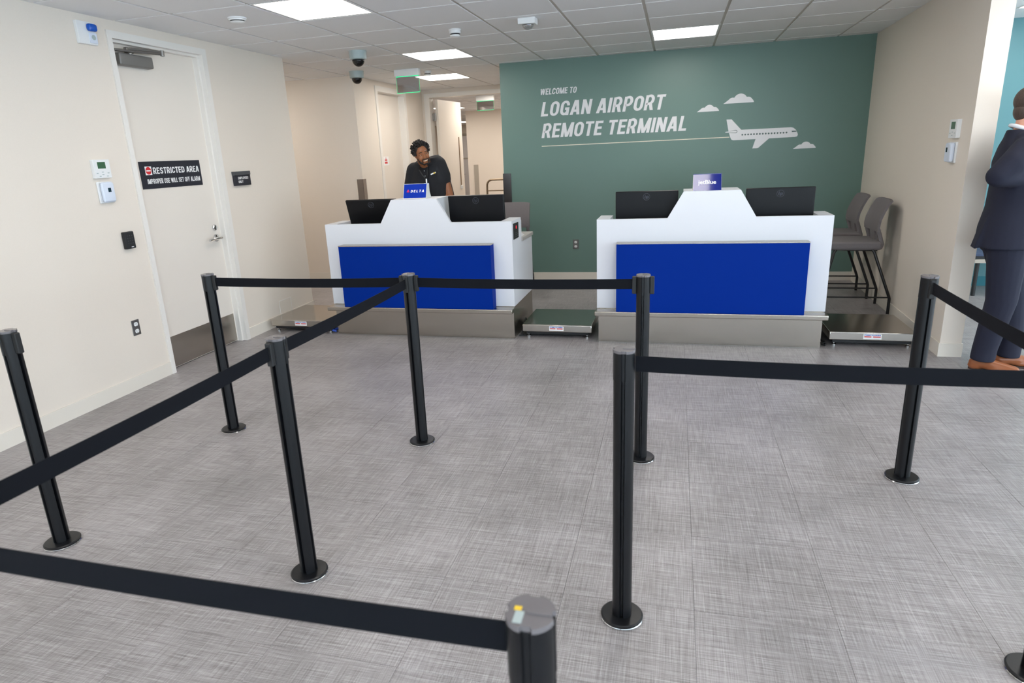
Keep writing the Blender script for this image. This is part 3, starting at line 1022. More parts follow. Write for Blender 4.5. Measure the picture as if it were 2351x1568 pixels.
obj('triangle_mark', MB().poly([fo + pr * (wx + a) + fu * (wz + b) + nf * .002 for a, b in ((0, .004), (.013, .010), (.013, .027))])
    .poly([fo + pr * (wx + a) + fu * (wz + b) + nf * .002 for a, b in ((.0145, .027), (.0145, .010), (.0275, .004))]), PINKRED, t)
obj('triangle_mark', MB().poly([fo + pr * (wx + a) + fu * (wz + b) + nf * .002 for a, b in ((.0, .0), (.0275, .0), (.014, .0075))]), DKRED, t)

# flat glossy sign on the right desk
t = thing('counter_sign', (.234, 5.25, 1.21), 'glossy navy sign with white lettering on the right desk', 'sign')
sx0, sx1 = .128, .334
MS = Matrix.Translation((.231, 5.235, 0)) @ Matrix.Rotation(R(.1), 4, 'Z') @ Matrix.Translation((-.231, -5.235, 0))
obj('acrylic_tent', MB().prism([(5.212, 1.2105), (5.37, 1.2105), (5.29, 1.329), (5.277, 1.329)], sx0, sx1, 'x', M=MS), ACRYL, t)
fo = MS @ Vector((sx0, 5.2115, 1.2105)); pr = MS.to_3x3() @ Vector((1, 0, 0)); fu = MS.to_3x3() @ Vector((0, .065, .1185)).normalized(); nf = pr.cross(fu)
obj('print', MB().poly([fo + pr * a + fu * b + nf * .001 for a, b in ((.001, .001), (.205, .001), (.205, .134), (.001, .134))]), SIGNNAVY, t)
obj('top_edge', MB().box(sx0, sx1, 5.274, 5.292, 1.329, 1.333, M=MS), SIGNNAVY, t)
text('lettering', 'jetBlue', fo + pr * .036 + fu * .054, pr, fu, .033, .131, PRINTW, t, bold=.022, lift=.002)


# ================================================================== FLOOR SCALES
def scale(x0, x1, y0, y1, label):
    cx, cy = (x0 + x1) / 2, (y0 + y1) / 2
    t = thing('luggage_scale', (cx, cy, 0), label, 'scale', 'steel luggage scales between the desks')
    obj('platform', MB().box(x0, x1, y0, y1, .054, .118, bev=.006, seg=2), STEELM, t, smooth=40)
    obj('under_frame', MB().box(x0 + .03, x1 - .03, y0 + .025, y1 - .025, .028, .054), BLACKM, t)
    for a in (x0 + .045, x1 - .045):
        for b in (y0 + .045, y1 - .045):
            obj('foot', MB().lathe([(0, 0), (.018, 0), (.018, .012), (.007, .016), (.007, .03), (0, .03)], (a, b, 0), seg=16), CHROME, t, smooth=40)
    lx0 = cx - .065
    lb = obj('label', MB().box(lx0, lx0 + .125, y0 - .0012, y0, .066, .106), PRINTW, t)
    sign_text('lettering', 'PENNSYLVANIA', (lx0 + .006, y0 - .0012, .093), (1, 0, 0), (0, 0, 1), .0095, .112, BLUECABLE, lb)
    obj('red_bar', MB().box(lx0 + .006, lx0 + .055, y0 - .002, y0 - .0012, .081, .088).box(lx0 + .066, lx0 + .118, y0 - .002, y0 - .0012, .081, .088), REDP, lb)
    return t


scale(-1.250, -.650, 5.25, 5.83, 'steel luggage scale between the two check-in desks')
scale(1.180, 1.782, 5.25, 5.84, 'steel luggage scale right of the right desk, in front of the stools')
scale(-3.72, -3.072, 5.20, 5.82, 'steel luggage scale left of the left desk, against the left wall')
t = obj('cable', MB().tube([(-1.272, 5.30, .012), (-1.262, 5.33, .05), (-1.268, 5.38, .10), (-1.276, 5.5, .11), (-1.28, 5.62, .012), (-1.27, 5.72, .012)], .007, 8)
        .tube([(-1.285, 5.27, .01), (-1.24, 5.29, .008), (-1.2, 5.35, .008), (-1.1, 5.45, .008)], .006, 8), BLACKM)
tag(t, 'black cable looping beside the scale between the desks', 'cable')
t = obj('cable', MB().tube([(1.135, 5.27, .008), (1.155, 5.245, .008), (1.165, 5.27, .008), (1.16, 5.33, .008), (1.155, 5.45, .008)], .006, 8)
        .tube([(1.135, 5.32, .008), (1.15, 5.275, .02), (1.165, 5.30, .022), (1.165, 5.36, .008)], .006, 8), BLACKM)
tag(t, 'black cable on the floor at the foot of the right scale', 'cable')
t = obj('cable', MB().tube([(-3.05, 5.24, .012), (-3.08, 5.23, .02), (-3.10, 5.28, .014), (-3.06, 5.31, .02), (-3.03, 5.27, .014)], .011, 8), BLUECABLE)
tag(t, 'small blue coil of cable under the left scale', 'cable')

# ================================================================== BARRIER POSTS
post_me = None


def post_profile(r, d, wgrv, n=48):
    pts = []
    for k in range(n * 2):
        a = 2 * PI * k / (n * 2)
        da = abs(((a + PI / 4) % (PI / 2)) - PI / 4)
        rr = r - (d if da * r < wgrv / 2 else 0)
        pts.append((rr * math.cos(a), rr * math.sin(a)))
    return pts


def barrier_post(x, y, label):
    t = thing('barrier_post', (x, y, 0), label, 'barrier post', 'black belt barrier posts')
    obj('base_rim', MB().lathe([(.070, 0), (.072, .003), (.070, .006)], (x, y, 0), seg=48), CHROME, t, smooth=40)
    obj('base', MB().lathe([(.0705, .005), (.071, .011), (.066, .015), (.034, .0165)], (x, y, 0), seg=48), BLACK, t, smooth=30)
    obj('pole', MB().prism([(x + a, y + b) for a, b in post_profile(.0325, .011, .0125)], .015, .955, 'z'), BLACK, t, smooth=30)
    hd = MB().prism([(x + a, y + b) for a, b in post_profile(.0335, .004, .013)], .868, .957, 'z')
    obj('head', hd, BLACK, t, smooth=30)
    obj('cap', MB().prism([(x + a, y + b) for a, b in post_profile(.0345, .005, .015)], .957, .9655, 'z').box(x - .004, x + .030, y - .006, y + .004, .9655, .968), CAPT, t, smooth=30)
    return t


def clip(t, x, y, dx, dy):
    """belt end holder hooked in a groove of the head"""
    mb = MB()
    if dx: mb.box(x + dx * .031, x + dx * .052, y - .012, y + .012, .872, .956, bev=.003)
    else: mb.box(x - .012, x + .012, y + dy * .031, y + dy * .052, .872, .956, bev=.003)
    obj('belt_clip', mb, BLACKM, t)


PX = [-2.562, -1.347, -.136, 1.067]
Y0, Y1, Y2 = .70, 1.893, 3.103
P = {}
for (i, yy, lab) in [(0, 3.075, 'black barrier post in the back row, left end, before the kick plate door'),
                     (1, Y2, 'black barrier post before the left desk where three belts meet'),
                     (2, Y2, 'black barrier post with two side clips, before the right desk'),
                     (3, Y2, 'black barrier post at the right end of the back row, belt slanting down right'),
                     (0, 1.867, 'black barrier post cut by the left edge of the picture'),
                     (1, Y1, 'black barrier post in the left foreground, full length, with long belt to the left'),
                     (2, Y1, 'black barrier post in the middle foreground, full length, belt to the right'),
                     (3, Y1, 'black barrier post with only its base at the bottom right corner'),
                     (2, Y0, 'nearest black barrier post at the bottom edge, seen from above, blurred'),
                     (1, Y0, 'black barrier post just outside the lower left edge, ends the front belts')]:
    x = PX[i] + (-.034 if (i == 2 and yy == Y0) else 0) + (-.012 if yy == 3.075 else 0) + (.012 if (i == 0 and yy == 1.867) else 0)
    P[(i, yy)] = (barrier_post(x, yy, lab), x, yy)
clip(*P[(2, Y2)], -1, 0); clip(*P[(2, Y2)], 1, 0)
clip(*P[(1, Y2)], -1, 0); clip(*P[(1, Y2)], 1, 0); clip(*P[(1, Y2)], 0, -1)
clip(*P[(1, Y1)], 0, 1); clip(*P[(1, Y1)], 0, -1)
clip(*P[(0, 1.867)], 1, 0); clip(*P[(3, Y2)], 0, -1); clip(*P[(0, 3.075)], 1, 0)
# yellow sticker on the nearest cap
pt = P[(2, Y0)]
obj('cap_sticker', MB().box(pt[1] - .022, pt[1] - .012, pt[2] - .002, pt[2] + .006, .9656, .9662, M=None), YELLOW, pt[0])
obj('cap_sticker', MB().box(pt[1] - .019, pt[1] - .007, pt[2] - .026, pt[2] - .003, .9656, .9662), GREYB, pt[0])


def belt(a, b, label):
    ax, ay = P[a][1], P[a][2]
    bx, by = P[b][1], P[b][2]
    d = Vector((bx - ax, by - ay, 0)); L = d.length; d.normalize()
    n = Vector((-d.y, d.x, 0)) * .001
    mb = MB()
    N = 14
    ra = []
    for k in range(N + 1):
        s = .034 + (L - .068) * k / N
        u = k / N
        sag = -.006 * 4 * u * (1 - u)
        p = Vector((ax, ay, 0)) + d * s
        ra.append([mb.bm.verts.new(p + sgn * n + Vector((0, 0, z + sag))) for sgn, z in ((-1, .894), (1, .894), (1, .944), (-1, .944))])
    fs = []
    for A, Bq in zip(ra, ra[1:]):
        for q in range(4):
            fs.append(mb.bm.faces.new((A[q], A[(q + 1) % 4], Bq[(q + 1) % 4], Bq[q])))
    fs.append(mb.bm.faces.new(ra[0])); fs.append(mb.bm.faces.new(ra[-1][::-1]))
    bmesh.ops.recalc_face_normals(mb.bm, faces=fs)
    o = obj('barrier_belt', mb, BELT, loc=(ax, ay, 0))
    tag(o, label, 'belt', 'black retractable belts')


belt((0, 3.075), (1, Y2), 'black belt across the left end of the back row, before the left desk')
belt((1, Y2), (2, Y2), 'black belt across the gap between the two desks')
belt((1, Y2), (1, Y1), 'black belt slanting from the left desk post to the left foreground post')
belt((1, Y1), (1, Y0), 'long black belt crossing the leftmost post and leaving the picture at left')
belt((2, Y1), (3, Y1), 'black belt running right from the middle foreground post, across the lone right post')
belt((3, Y2), (3, Y1), 'black belt slanting down to the right in front of the suited man')
belt((1, Y0), (2, Y0), 'nearest black belt along the bottom left, ending at the blurred post')

# ================================================================== WALL AND CEILING DEVICES
def onleft(y0, y1, z0, z1, d0=0., d1=.02, bev=.003, seg=2):
    return MB().box(XL + d0, XL + d1, y0, y1, z0, z1, bev=bev, seg=seg)


t = thing('thermostat', (XL, 3.67, 1.57), 'white thermostat with green screen on the left wall', 'thermostat')
obj('body', onleft(3.600, 3.735, 1.512, 1.634, 0, .026), WPLAST, t, smooth=40)
obj('display', onleft(3.632, 3.697, 1.575, 1.618, .026, .0265, 0), LCDG, t)
for a, b in ((3.62, 1.545), (3.665, 1.552), (3.71, 1.545), (3.665, 1.535), (3.64, 1.525), (3.70, 1.525)):
    obj('button', MB().box(XL + .026, XL + .0275, a - .007, a + .007, b - .0025, b + .0025), GREYB, t)
t = thing('alarm_sounder', (XL, 3.67, 1.41), 'bluish white rounded box with dark window below the left thermostat', 'alarm')
obj('body', onleft(3.610, 3.735, 1.345, 1.490, 0, .014, .006), WPLAST, t, smooth=40)
obj('cover', onleft(3.622, 3.725, 1.352, 1.484, .014, .04, .014, 3), BPLAST, t, smooth=40)
obj('display', onleft(3.665, 3.69, 1.418, 1.446, .04, .0405, 0), DKSCR, t)
t = thing('card_reader', (XL, 3.775, 1.07), 'black keypad card reader left of the restricted door', 'card reader')
obj('body', onleft(3.733, 3.818, 1.014, 1.135, 0, .03, .006), BLACKM, t, smooth=40)
for i in range(3):
    for j in range(4):
        obj('key', MB().box(XL + .03, XL + .0312, 3.752 + i * .020, 3.758 + i * .020, 1.05 + j * .018, 1.055 + j * .018), SIGNGRY, t)
obj('status_light', onleft(3.775, 3.795, 1.024, 1.029, .03, .031, 0), WPLAST, t)


def outlet(x, y, z, nrm, label):
    t = thing('wall_outlet', (x, y, z), label, 'outlet', 'grey steel wall outlets')
    M = Matrix.Translation((x, y, z)) @ (Matrix.Rotation(R(90), 4, 'Z') if nrm == 'x' else Matrix.Rotation(R(0), 4, 'Z'))
    # local: x across, -y outwards, z up
    obj('plate', MB().box(-.035, .035, -.005, 0, -.057, .057, bev=.002, M=M), mat_plate, t)
    for zz in (.026, -.026):
        f = MB().prism([(.017 * math.cos(a), zz + max(-.014, min(.014, .017 * math.sin(a)))) for a in [2 * PI * k / 24 for k in range(24)]], -.0075, -.005, 'y', M=M)
        r = obj('receptacle', f, WPLAST, t)
        obj('slot', MB().box(-.008, -.006, -.0078, -.0074, zz - .002, zz + .008, M=M).box(.006, .008, -.0078, -.0074, zz - .002, zz + .008, M=M).box(-.002, .002, -.0078, -.0074, zz - .011, zz - .006, M=M), BLACKM, r)
    return t


mat_plate = mat('dull_steel_plate', (120, 118, 116), .4, .8)
outlet(XL, 3.695, .447, 'x', 'grey outlet low on the left wall, left of the door')
outlet(-1.155, YG(-1.155), .447, 'y', 'grey outlet low on the green wall between the desks')

t = thing('strobe_alarm', (XL, 3.77, 2.43), 'white wall strobe with blue lens, high on the left wall', 'alarm')
obj('body', onleft(3.700, 3.846, 2.366, 2.505, 0, .024, .004), WPLAST, t, smooth=40)
obj('lens', onleft(3.772, 3.838, 2.447, 2.494, .02, .055, .014, 3), BLUELENS, t, smooth=40)
obj('speaker_cover', onleft(3.782, 3.842, 2.376, 2.440, .022, .03, .003), BPLAST, t, smooth=40)
obj('speaker_grille', MB().lathe([(0, 0), (.016, 0), (.016, .002), (0, .002)], seg=20, M=Matrix.Translation((XL + .03, 3.812, 2.412)) @ Matrix.Rotation(R(90), 4, 'Y')), GREYB, t)

t = thing('wall_sign', (XL, 5.16, 1.44), 'small black EMPLOYEES ONLY sign on the left wall right of the door', 'sign')
obj('plate', onleft(5.050, 5.275, 1.380, 1.470, 0, .024, .002), SIGNBLK, t)
obj('header_strip', onleft(5.045, 5.272, 1.470, 1.503, 0, .032, .002), SIGNGRY, t)
sign_text('lettering', 'EMPLOYEES', (XL + .024, 5.095, 1.435), (0, 1, 0), (0, 0, 1), .021, .145, PRINTW, t)
sign_text('lettering', 'ONLY', (XL + .024, 5.095, 1.403), (0, 1, 0), (0, 0, 1), .021, .066, PRINTW, t)

t = thing('door_sign', (-3.863, 4.41, 1.51), 'black RESTRICTED AREA sign on the white left door', 'sign')
sx = -3.863
obj('plate', MB().box(sx, sx + .004, 4.09, 4.745, 1.412, 1.613), SIGNBLK, t)
sign_text('lettering', 'RESTRICTED AREA', (sx + .004, 4.218, 1.520), (0, 1, 0), (0, 0, 1), .047, .505, PRINTW, t)
sign_text('lettering', 'IMPROPER USE WILL SET OFF ALARM', (sx + .004, 4.145, 1.448), (0, 1, 0), (0, 0, 1), .036, .575, PRINTW, t)
ic = obj('no_entry_icon', MB().box(sx + .004, sx + .0046, 4.14, 4.205, 1.514, 1.577), PRINTW, t)
obj('red_disc', MB().prism([(4.1725 + .028 * math.cos(a), 1.5455 + .028 * math.sin(a)) for a in [2 * PI * k / 28 for k in range(28)]], sx + .0046, sx + .0052, 'x'), REDP, ic)
obj('white_bar', MB().box(sx + .0052, sx + .0058, 4.151, 4.194, 1.541, 1.550), PRINTW, ic)

t = thing('access_panel', (XL, 5.575, .155), 'thin outlined access panel low on the left wall by the scale', 'access panel')
obj('lid', onleft(5.478, 5.672, .082, .228, 0, .0025, 0), PAINT, t)
mb = MB().box(XL, XL + .004, 5.472, 5.476, .08, .232).box(XL, XL + .004, 5.674, 5.678, .08, .232).box(XL, XL + .004, 5.472, 5.678, .230, .234)
obj('rim', mb, TRIMW, t)

# fire door notice on door 2
t = thing('door_notice', (-3.965, 8.70, 1.52), 'small white notice with red lettering on the corridor door', 'notice')
obj('plate', MB().box(-3.965, -3.963, 8.60, 8.79, 1.462, 1.582), PRINTW, t)
obj('warning_mark', MB().prism([(8.68, 1.553), (8.71, 1.553), (8.695, 1.573)], -3.963, -3.9625, 'x'), REDP, t)
obj('print_line', MB().box(-3.963, -3.9625, 8.655, 8.735, 1.525, 1.543).box(-3.963, -3.9625, 8.65, 8.74, 1.485, 1.512), REDP, t)

# right wall thermostat and box
XRW = lambda y: 1.868 + (y - 5.08) * .0255


def onright(y0, y1, z0, z1, d0, d1, bev=.002):
    xm = XRW((y0 + y1) / 2)
    return MB().box(xm - d1, xm - d0, y0, y1, z0, z1, bev=bev, seg=2)


t = thing('thermostat', (XRW(5.37), 5.37, 1.57), 'white thermostat on the right wall near its end', 'thermostat')
obj('body', onright(5.275, 5.405, 1.512, 1.636, 0, .028), WPLAST, t, smooth=40)
obj('display', onright(5.305, 5.375, 1.572, 1.62, .028, .0285, 0), LCDG, t)
for a, b in ((5.30, 1.545), (5.34, 1.552), (5.38, 1.545), (5.34, 1.53)):
    obj('button', MB().box(XRW(5.34) - .0295, XRW(5.34) - .028, a - .007, a + .007, b - .0025, b + .0025), GREYB, t)
t = thing('alarm_sounder', (XRW(5.37), 5.37, 1.41), 'pale grey box with dark window below the right thermostat', 'alarm')
obj('body', onright(5.285, 5.405, 1.345, 1.487, 0, .014, .005), WPLAST, t, smooth=40)
obj('cover', onright(5.293, 5.397, 1.352, 1.482, .014, .042, .012), BPLAST, t, smooth=40)
obj('display', onright(5.345, 5.372, 1.418, 1.45, .042, .0425, 0), DKSCR, t)


# ceiling domes
def dome_camera(x, y, label):
    t = thing('dome_camera', (x, y, ZC), label, 'camera', 'dome cameras on the ceiling')
    obj('housing', MB().lathe([(.062, -.078), (.080, -.072), (.083, -.02), (.086, 0)], (x, y, ZC), seg=36), GREYB, t, smooth=40)
    pr_ = [(.060 * math.sin(a), -.078 - .062 * math.cos(a)) for a in [i * PI / 2 / 8 for i in range(9)]]
    pr_[0] = (0, pr_[0][1])
    obj('dome', MB().lathe(pr_, (x, y, ZC), seg=32), DOME, t, smooth='all')
    return t


dome_camera(-2.975, 6.10, 'dome camera nearer the front, on the ceiling tile')
dome_camera(-3.66, 7.42, 'dome camera further back, above the alcove corner')


def detector(x, y, r, h, label):
    t = thing('smoke_detector', (x, y, ZC), label, 'smoke detector', 'smoke detectors')
    obj('base', MB().lathe([(r * .92, -.012), (r, -.008), (r, 0)], (x, y, ZC), seg=32), WPLAST, t, smooth=40)
    obj('chamber', MB().lathe([(0, -h), (r * .55, -h), (r * .78, -h + .008), (r * .82, -h * .72), (r * .75, -h * .68), (r * .75, -h * .55), (r * .9, -h * .5), (r * .92, -.012)], (x, y, ZC), seg=32), WPLAST, t, smooth=40)
    obj('vents', MB().lathe([(r * .76, -h * .70), (r * .765, -h * .62), (r * .76, -h * .53)], (x, y, ZC), seg=24), BLACKM, t)
    return t


detector(-1.80, 5.53, .052, .062, 'round white smoke detector near the ceiling strobe')
detector(-3.02, 4.345, .064, .036, 'flat white ceiling detector left of the large light')
detector(-2.96, 7.92, .05, .05, 'small ceiling detector behind the first exit sign')
t = thing('ceiling_strobe', (-1.15, 5.38, ZC), 'white ceiling strobe with clear lens above the desks', 'strobe')
obj('body', MB().box(-1.222, -1.083, 5.33, 5.44, ZC - .046, ZC, bev=.006, seg=2), WPLAST, t, smooth=40)
ln = [(.046 * math.sin(a), -.036 * math.cos(a)) for a in [i * PI / 2 / 8 for i in range(9)]]; ln[0] = (0, ln[0][1])
obj('lens', MB().lathe(ln, (-1.152, 5.385, ZC - .046), seg=28), LENS, t, smooth='all')
obj('reflector', MB().box(-1.176, -1.128, 5.365, 5.405, ZC - .062, ZC - .046, bev=.004), CHROME, t)


def exit_sign(x0, x1, y, ztop, zp0, zp1, label):
    t = thing('exit_sign', ((x0 + x1) / 2, y, ztop), label, 'exit sign', 'hanging edge lit exit signs')
    obj('housing', MB().box(x0 - .012, x1 + .012, y - .03, y + .03, zp1, ztop, bev=.004, seg=2), WPLAST, t, smooth=40)
    obj('panel', MB().box(x0, x1, y - .004, y + .004, zp0, zp1), EXITGL, t)
    e = MB().box(x0 + .004, x1 - .004, y - .006, y + .006, zp1 - .005, zp1).box(x0 + .004, x1 - .004, y - .006, y + .006, zp0, zp0 + .0045)
    e.box(x0, x0 + .0008, y - .003, y + .003, zp0, zp1).box(x1 - .0008, x1, y - .003, y + .003, zp0, zp1)
    obj('lit_edge', e, GREENEM, t)


exit_sign(-3.240, -2.950, 7.60, ZC, 2.292, 2.478, 'clear exit sign panel with green lit edges hanging before the corridor')
exit_sign(-3.46, -3.15, 11.65, ZC, 2.30, 2.46, 'second exit sign seen through the far doorway')
dome_camera(-2.93, 11.9, 'dome camera in the far room at the green wall edge')

# ================================================================== STOOLS
def stool(loc, label, rotz=0):
    """front towards local -x; origin on the floor under the seat centre"""
    t = thing('counter_stool', loc, label, 'stool', 'grey counter stools with black legs', rotz)
    hw = .215
    # seat: rounded slab with soft edges
    sm = MB().box(-.235, .20, -hw, hw, .575, .655, bev=.032, seg=4)
    obj('seat', sm, FABRIC, t, smooth=60, local=True)
    # back: curved shell, profile in x,z, with two side straps and an opening above the seat
    prof = [(.150, .60), (.150, .66), (.140, .72), (.132, .78), (.140, .84), (.165, .91), (.196, .975), (.214, 1.012)]

    def shell(y0, y1, pr, name, th=.022, ny=8):
        mb = MB()
        grid = []
        for side in (0, 1):
            g = []
            for (px, pz) in pr:
                row = []
                for q in range(ny + 1):
                    yy = y0 + (y1 - y0) * q / ny
                    bow = .014 * (1 - (yy / hw) ** 2)
                    rnd = 0
                    if pz > .99: rnd = -.012 * (abs(yy) / hw) ** 8
                    row.append(mb.bm.verts.new((px + bow + side * th, yy * (1 - .03 * max(0, (pz - .8) / .2)), pz + rnd)))
                g.append(row)
            grid.append(g)
        n = len(pr)
        fs = []
        for side in (0, 1):
            for i in range(n - 1):
                for q in range(ny):
                    fs.append(mb.bm.faces.new((grid[side][i][q], grid[side][i][q + 1], grid[side][i + 1][q + 1], grid[side][i + 1][q])))
        for i in range(n - 1):
            for q in (0, ny):
                fs.append(mb.bm.faces.new((grid[0][i][q], grid[0][i + 1][q], grid[1][i + 1][q], grid[1][i][q])))
        for i in (0, n - 1):
            for q in range(ny):
                fs.append(mb.bm.faces.new((grid[0][i][q], grid[0][i][q + 1], grid[1][i][q + 1], grid[1][i][q])))
        bmesh.ops.recalc_face_normals(mb.bm, faces=fs)
        return obj(name, mb, FABRIC, t, smooth=50, local=True)
    shell(-hw, hw, [(.137, .735)] + prof[3:], 'backrest')
    shell(-.075, .075, prof[:3] + [(.137, .735)], 'lower_back')
    for s in (-1, 1):
        mb = MB()
        pts = [(.182, s * (hw - .026), .60), (.190, s * (hw - .026), .63), (.170, s * (hw - .026), .69), (.150, s * (hw - .026), .75)]
        for (a, b) in zip(pts, pts[1:]):
            mb.cap(a, .018, b, .018, seg=10)
        obj('back_strut', mb, FABRIC, t, smooth='all', local=True)
    for s in (-1, 1):
        yy = s * (hw - .012)
        obj('leg', MB().tube([(.115, yy * .93, .585), (.135, yy, .56), (.29, yy, .165), (.298, yy, .14), (.298, yy, .0)], .0125, 10), LEGBLK, t, smooth=40, local=True)
        obj('leg', MB().tube([(-.17, yy * .93, .585), (-.19, yy, .56), (-.27, yy, .165), (-.275, yy, .14), (-.275, yy, .0)], .0125, 10), LEGBLK, t, smooth=40, local=True)
        obj('side_rail', MB().tube([(.293, yy, .15), (-.272, yy, .15)], .007, 8), LEGBLK, t, smooth=40, local=True)
    obj('foot_rail', MB().tube([(-.272, -hw + .012, .152), (-.272, hw - .012, .152)], .008, 8).tube([(-.235, -hw + .03, .585), (.16, -hw + .03, .575)], .009, 8).tube([(-.235, hw - .03, .585), (.16, hw - .03, .575)], .009, 8), LEGBLK, t, smooth=40, local=True)
    return t


s1 = stool((1.585, 6.545, 0), 'grey counter stool nearer the camera by the right wall')
place_copy(s1, (1.565, 7.165, 0), 'grey counter stool further back in the corner by the green wall')
place_copy(s1, (-1.79, 7.0, 0), 'grey counter stool behind the left desk, only its back showing', R(90))

# bench in the lobby
t = thing('bench', (3.25, 7.32, 0), 'low navy bench before the teal wall beyond the right opening', 'bench')
obj('seat', MB().box(2.75, 4.2, 7.1, 7.5, .395, .43, bev=.012, seg=3), NAVYSEAT, t, smooth=40)
obj('frame', MB().box(2.78, 4.17, 7.13, 7.47, .365, .395), BLACKM, t)
obj('rail', MB().box(2.78, 4.17, 7.105, 7.13, .33, .365), BEIGEM, t)
for a in (2.85, 4.1):
    for b in (7.16, 7.44):
        obj('leg', MB().cyl((a, b, 0), (a, b, .37), .018, seg=12), BLACKM, t)

# luggage cart rails seen in the corridor
t = thing('luggage_cart', (-2.25, 9.0, 0), 'bronze tube luggage cart in the corridor behind the left desk', 'cart')
arc = [(-2.585, 9.0, .14), (-2.585, 9.0, 1.12)] + [(-2.585 + .08 * (1 - math.cos(a)), 9.0, 1.12 + .08 * math.sin(a)) for a in [PI / 2 * k / 6 for k in range(1, 7)]]
arc += [(-2.0 + .08 * math.sin(a) - .08, 9.0, 1.12 + .08 * math.cos(a)) for a in [PI / 2 * k / 6 for k in range(0, 7)]] + [(-2.0, 9.0, .14)]
obj('handle_frame', MB().tube(arc, .014, 10), CARTM, t, smooth=40)
for zz in (1.05, .895):
    obj('cross_bar', MB().tube([(-2.58, 9.0, zz), (-2.005, 9.0, zz)], .009, 8), CARTM, t, smooth=40)
obj('deck', MB().box(-2.62, -1.97, 9.0, 9.75, .13, .16, bev=.005), GREYMET, t)
for a in (-2.55, -2.04):
    for b in (9.07, 9.68):
        obj('wheel', MB().cyl((a - .015, b, .055), (a + .015, b, .055), .055, seg=20).box(a - .02, a + .02, b - .01, b + .01, .06, .13), BLACKM, t, smooth=40)


# ================================================================== PEOPLE
def head_prims(mb, M, ears=True):
    mb.ell((0, .018, .035), (.076, .096, .088), M)
    mb.ell((0, -.020, -.028), (.066, .075, .088), M)
    mb.ell((0, -.055, -.094), (.038, .032, .027), M)
    for s in (-1, 1):
        mb.ell((s * .036, -.060, -.032), (.030, .028, .030), M)
        mb.ell((s * .013, -.098, -.033), (.012, .012, .010), M)
        mb.cap((s * .014, -.082, .027), .0115, (s * .046, -.068, .026), .010, M)
        if ears:
            mb.ell((s * .078, .012, -.006), (.011, .021, .033), M)
    mb.cap((0, -.088, .018), .0095, (0, -.109, -.026), .0145, M)
    mb.cap((-.020, -.090, -.060), .007, (.020, -.090, -.060), .007, M)
    mb.cap((-.018, -.088, -.075), .008, (.018, -.088, -.075), .008, M)


def hand_prims(mb, M, curl=.5, side=1):
    """local: origin wrist, +x along the hand, palm faces -z, thumb on +y*side"""
    mb.cap((0, 0, 0), .026, (.045, 0, 0), .030, M, flat=None)
    mb.ell((.055, 0, 0), (.050, .042, .016), M)
    Ls = [.072, .080, .074, .058]
    for k in range(4):
        yb = side * (.030 - k * .020)
        p = Vector((.092 - abs(k - 1.2) * .004, yb, 0))
        a = 0
        for q, fr_ in enumerate((.45, .31, .24)):
            a += curl * (.35 if q == 0 else .6)
            d = Vector((math.cos(a), side * .05 * (1 - k), -math.sin(a)))
            e = p + d * Ls[k] * fr_
            mb.cap(p, .0088 - q * .0008, e, .0080 - q * .0008, M, seg=10)
            p = e
    mb.cap((.020, side * .030, -.004), .013, (.052, side * .058, -.012), .0105, M, seg=10)
    mb.cap((.052, side * .058, -.012), .0105, (.082, side * .066, -.022), .0085, M, seg=10)


def frame_from(o, x, up):
    x = Vector(x).normalized(); up = Vector(up)
    z = (up - x * up.dot(x)).normalized(); y = z.cross(x)
    return Matrix(((x.x, y.x, z.x, o[0]), (x.y, y.y, z.y, o[1]), (x.z, y.z, z.z, o[2]), (0, 0, 0, 1)))


# ---- employee behind the left desk
EX, EY = -2.415, 6.34
emp = thing('person', (EX, EY, 0), 'smiling man in a black shirt with lanyard leaning behind the left desk', 'person')
MH = Matrix.Translation((-2.408, 6.13, 1.583)) @ Matrix.Rotation(R(34), 4, 'Z') @ Matrix.Rotation(R(-15), 4, 'Y') @ Matrix.Rotation(R(10), 4, 'X') @ Matrix.Scale(.83, 4)
SHL, SHR = Vector((-2.29, 6.30, 1.45)), Vector((-2.585, 6.30, 1.40))
ELL, ELR = Vector((-2.218, 6.30, 1.165)), Vector((-2.640, 6.31, 1.14))
WRL, WRR = Vector((-2.20, 6.055, .915)), Vector((-2.62, 6.06, .915))
b = MB()
head_prims(b, MH)
b.cap(MH @ Vector((0, .035, -.06)), .060, (-2.42, 6.29, 1.46), .072)
b.loft([((EX, 6.40, .86), .17, .125), ((EX, 6.40, 1.0), .19, .14), ((EX, 6.37, 1.2), .19, .14), ((EX, 6.32, 1.36), .185, .12), ((EX, 6.30, 1.46), .15, .09)])
for sh, el, wr_ in ((SHL, ELL, WRL), (SHR, ELR, WRR)):
    b.cap(sh, .060, el, .050); b.cap(el, .049, wr_, .032)
hand_prims(b, frame_from(WRL, (.12, -1, -.40), (.1, -.4, 1)), .12, 1)
hand_prims(b, frame_from(WRR, (-.12, -1, -.40), (-.1, -.4, 1)), .12, -1)
for s in (-1, 1):
    b.cap((EX + s * .095, 6.42, .88), .098, (EX + s * .11, 6.42, .48), .068)
    b.cap((EX + s * .11, 6.42, .48), .066, (EX + s * .12, 6.46, .10), .045)
    b.cap((EX + s * .12, 6.46, .06), .046, (EX + s * .13, 6.32, .04), .038)
blob('body', b, SKIN_D, emp, .0065, 3)
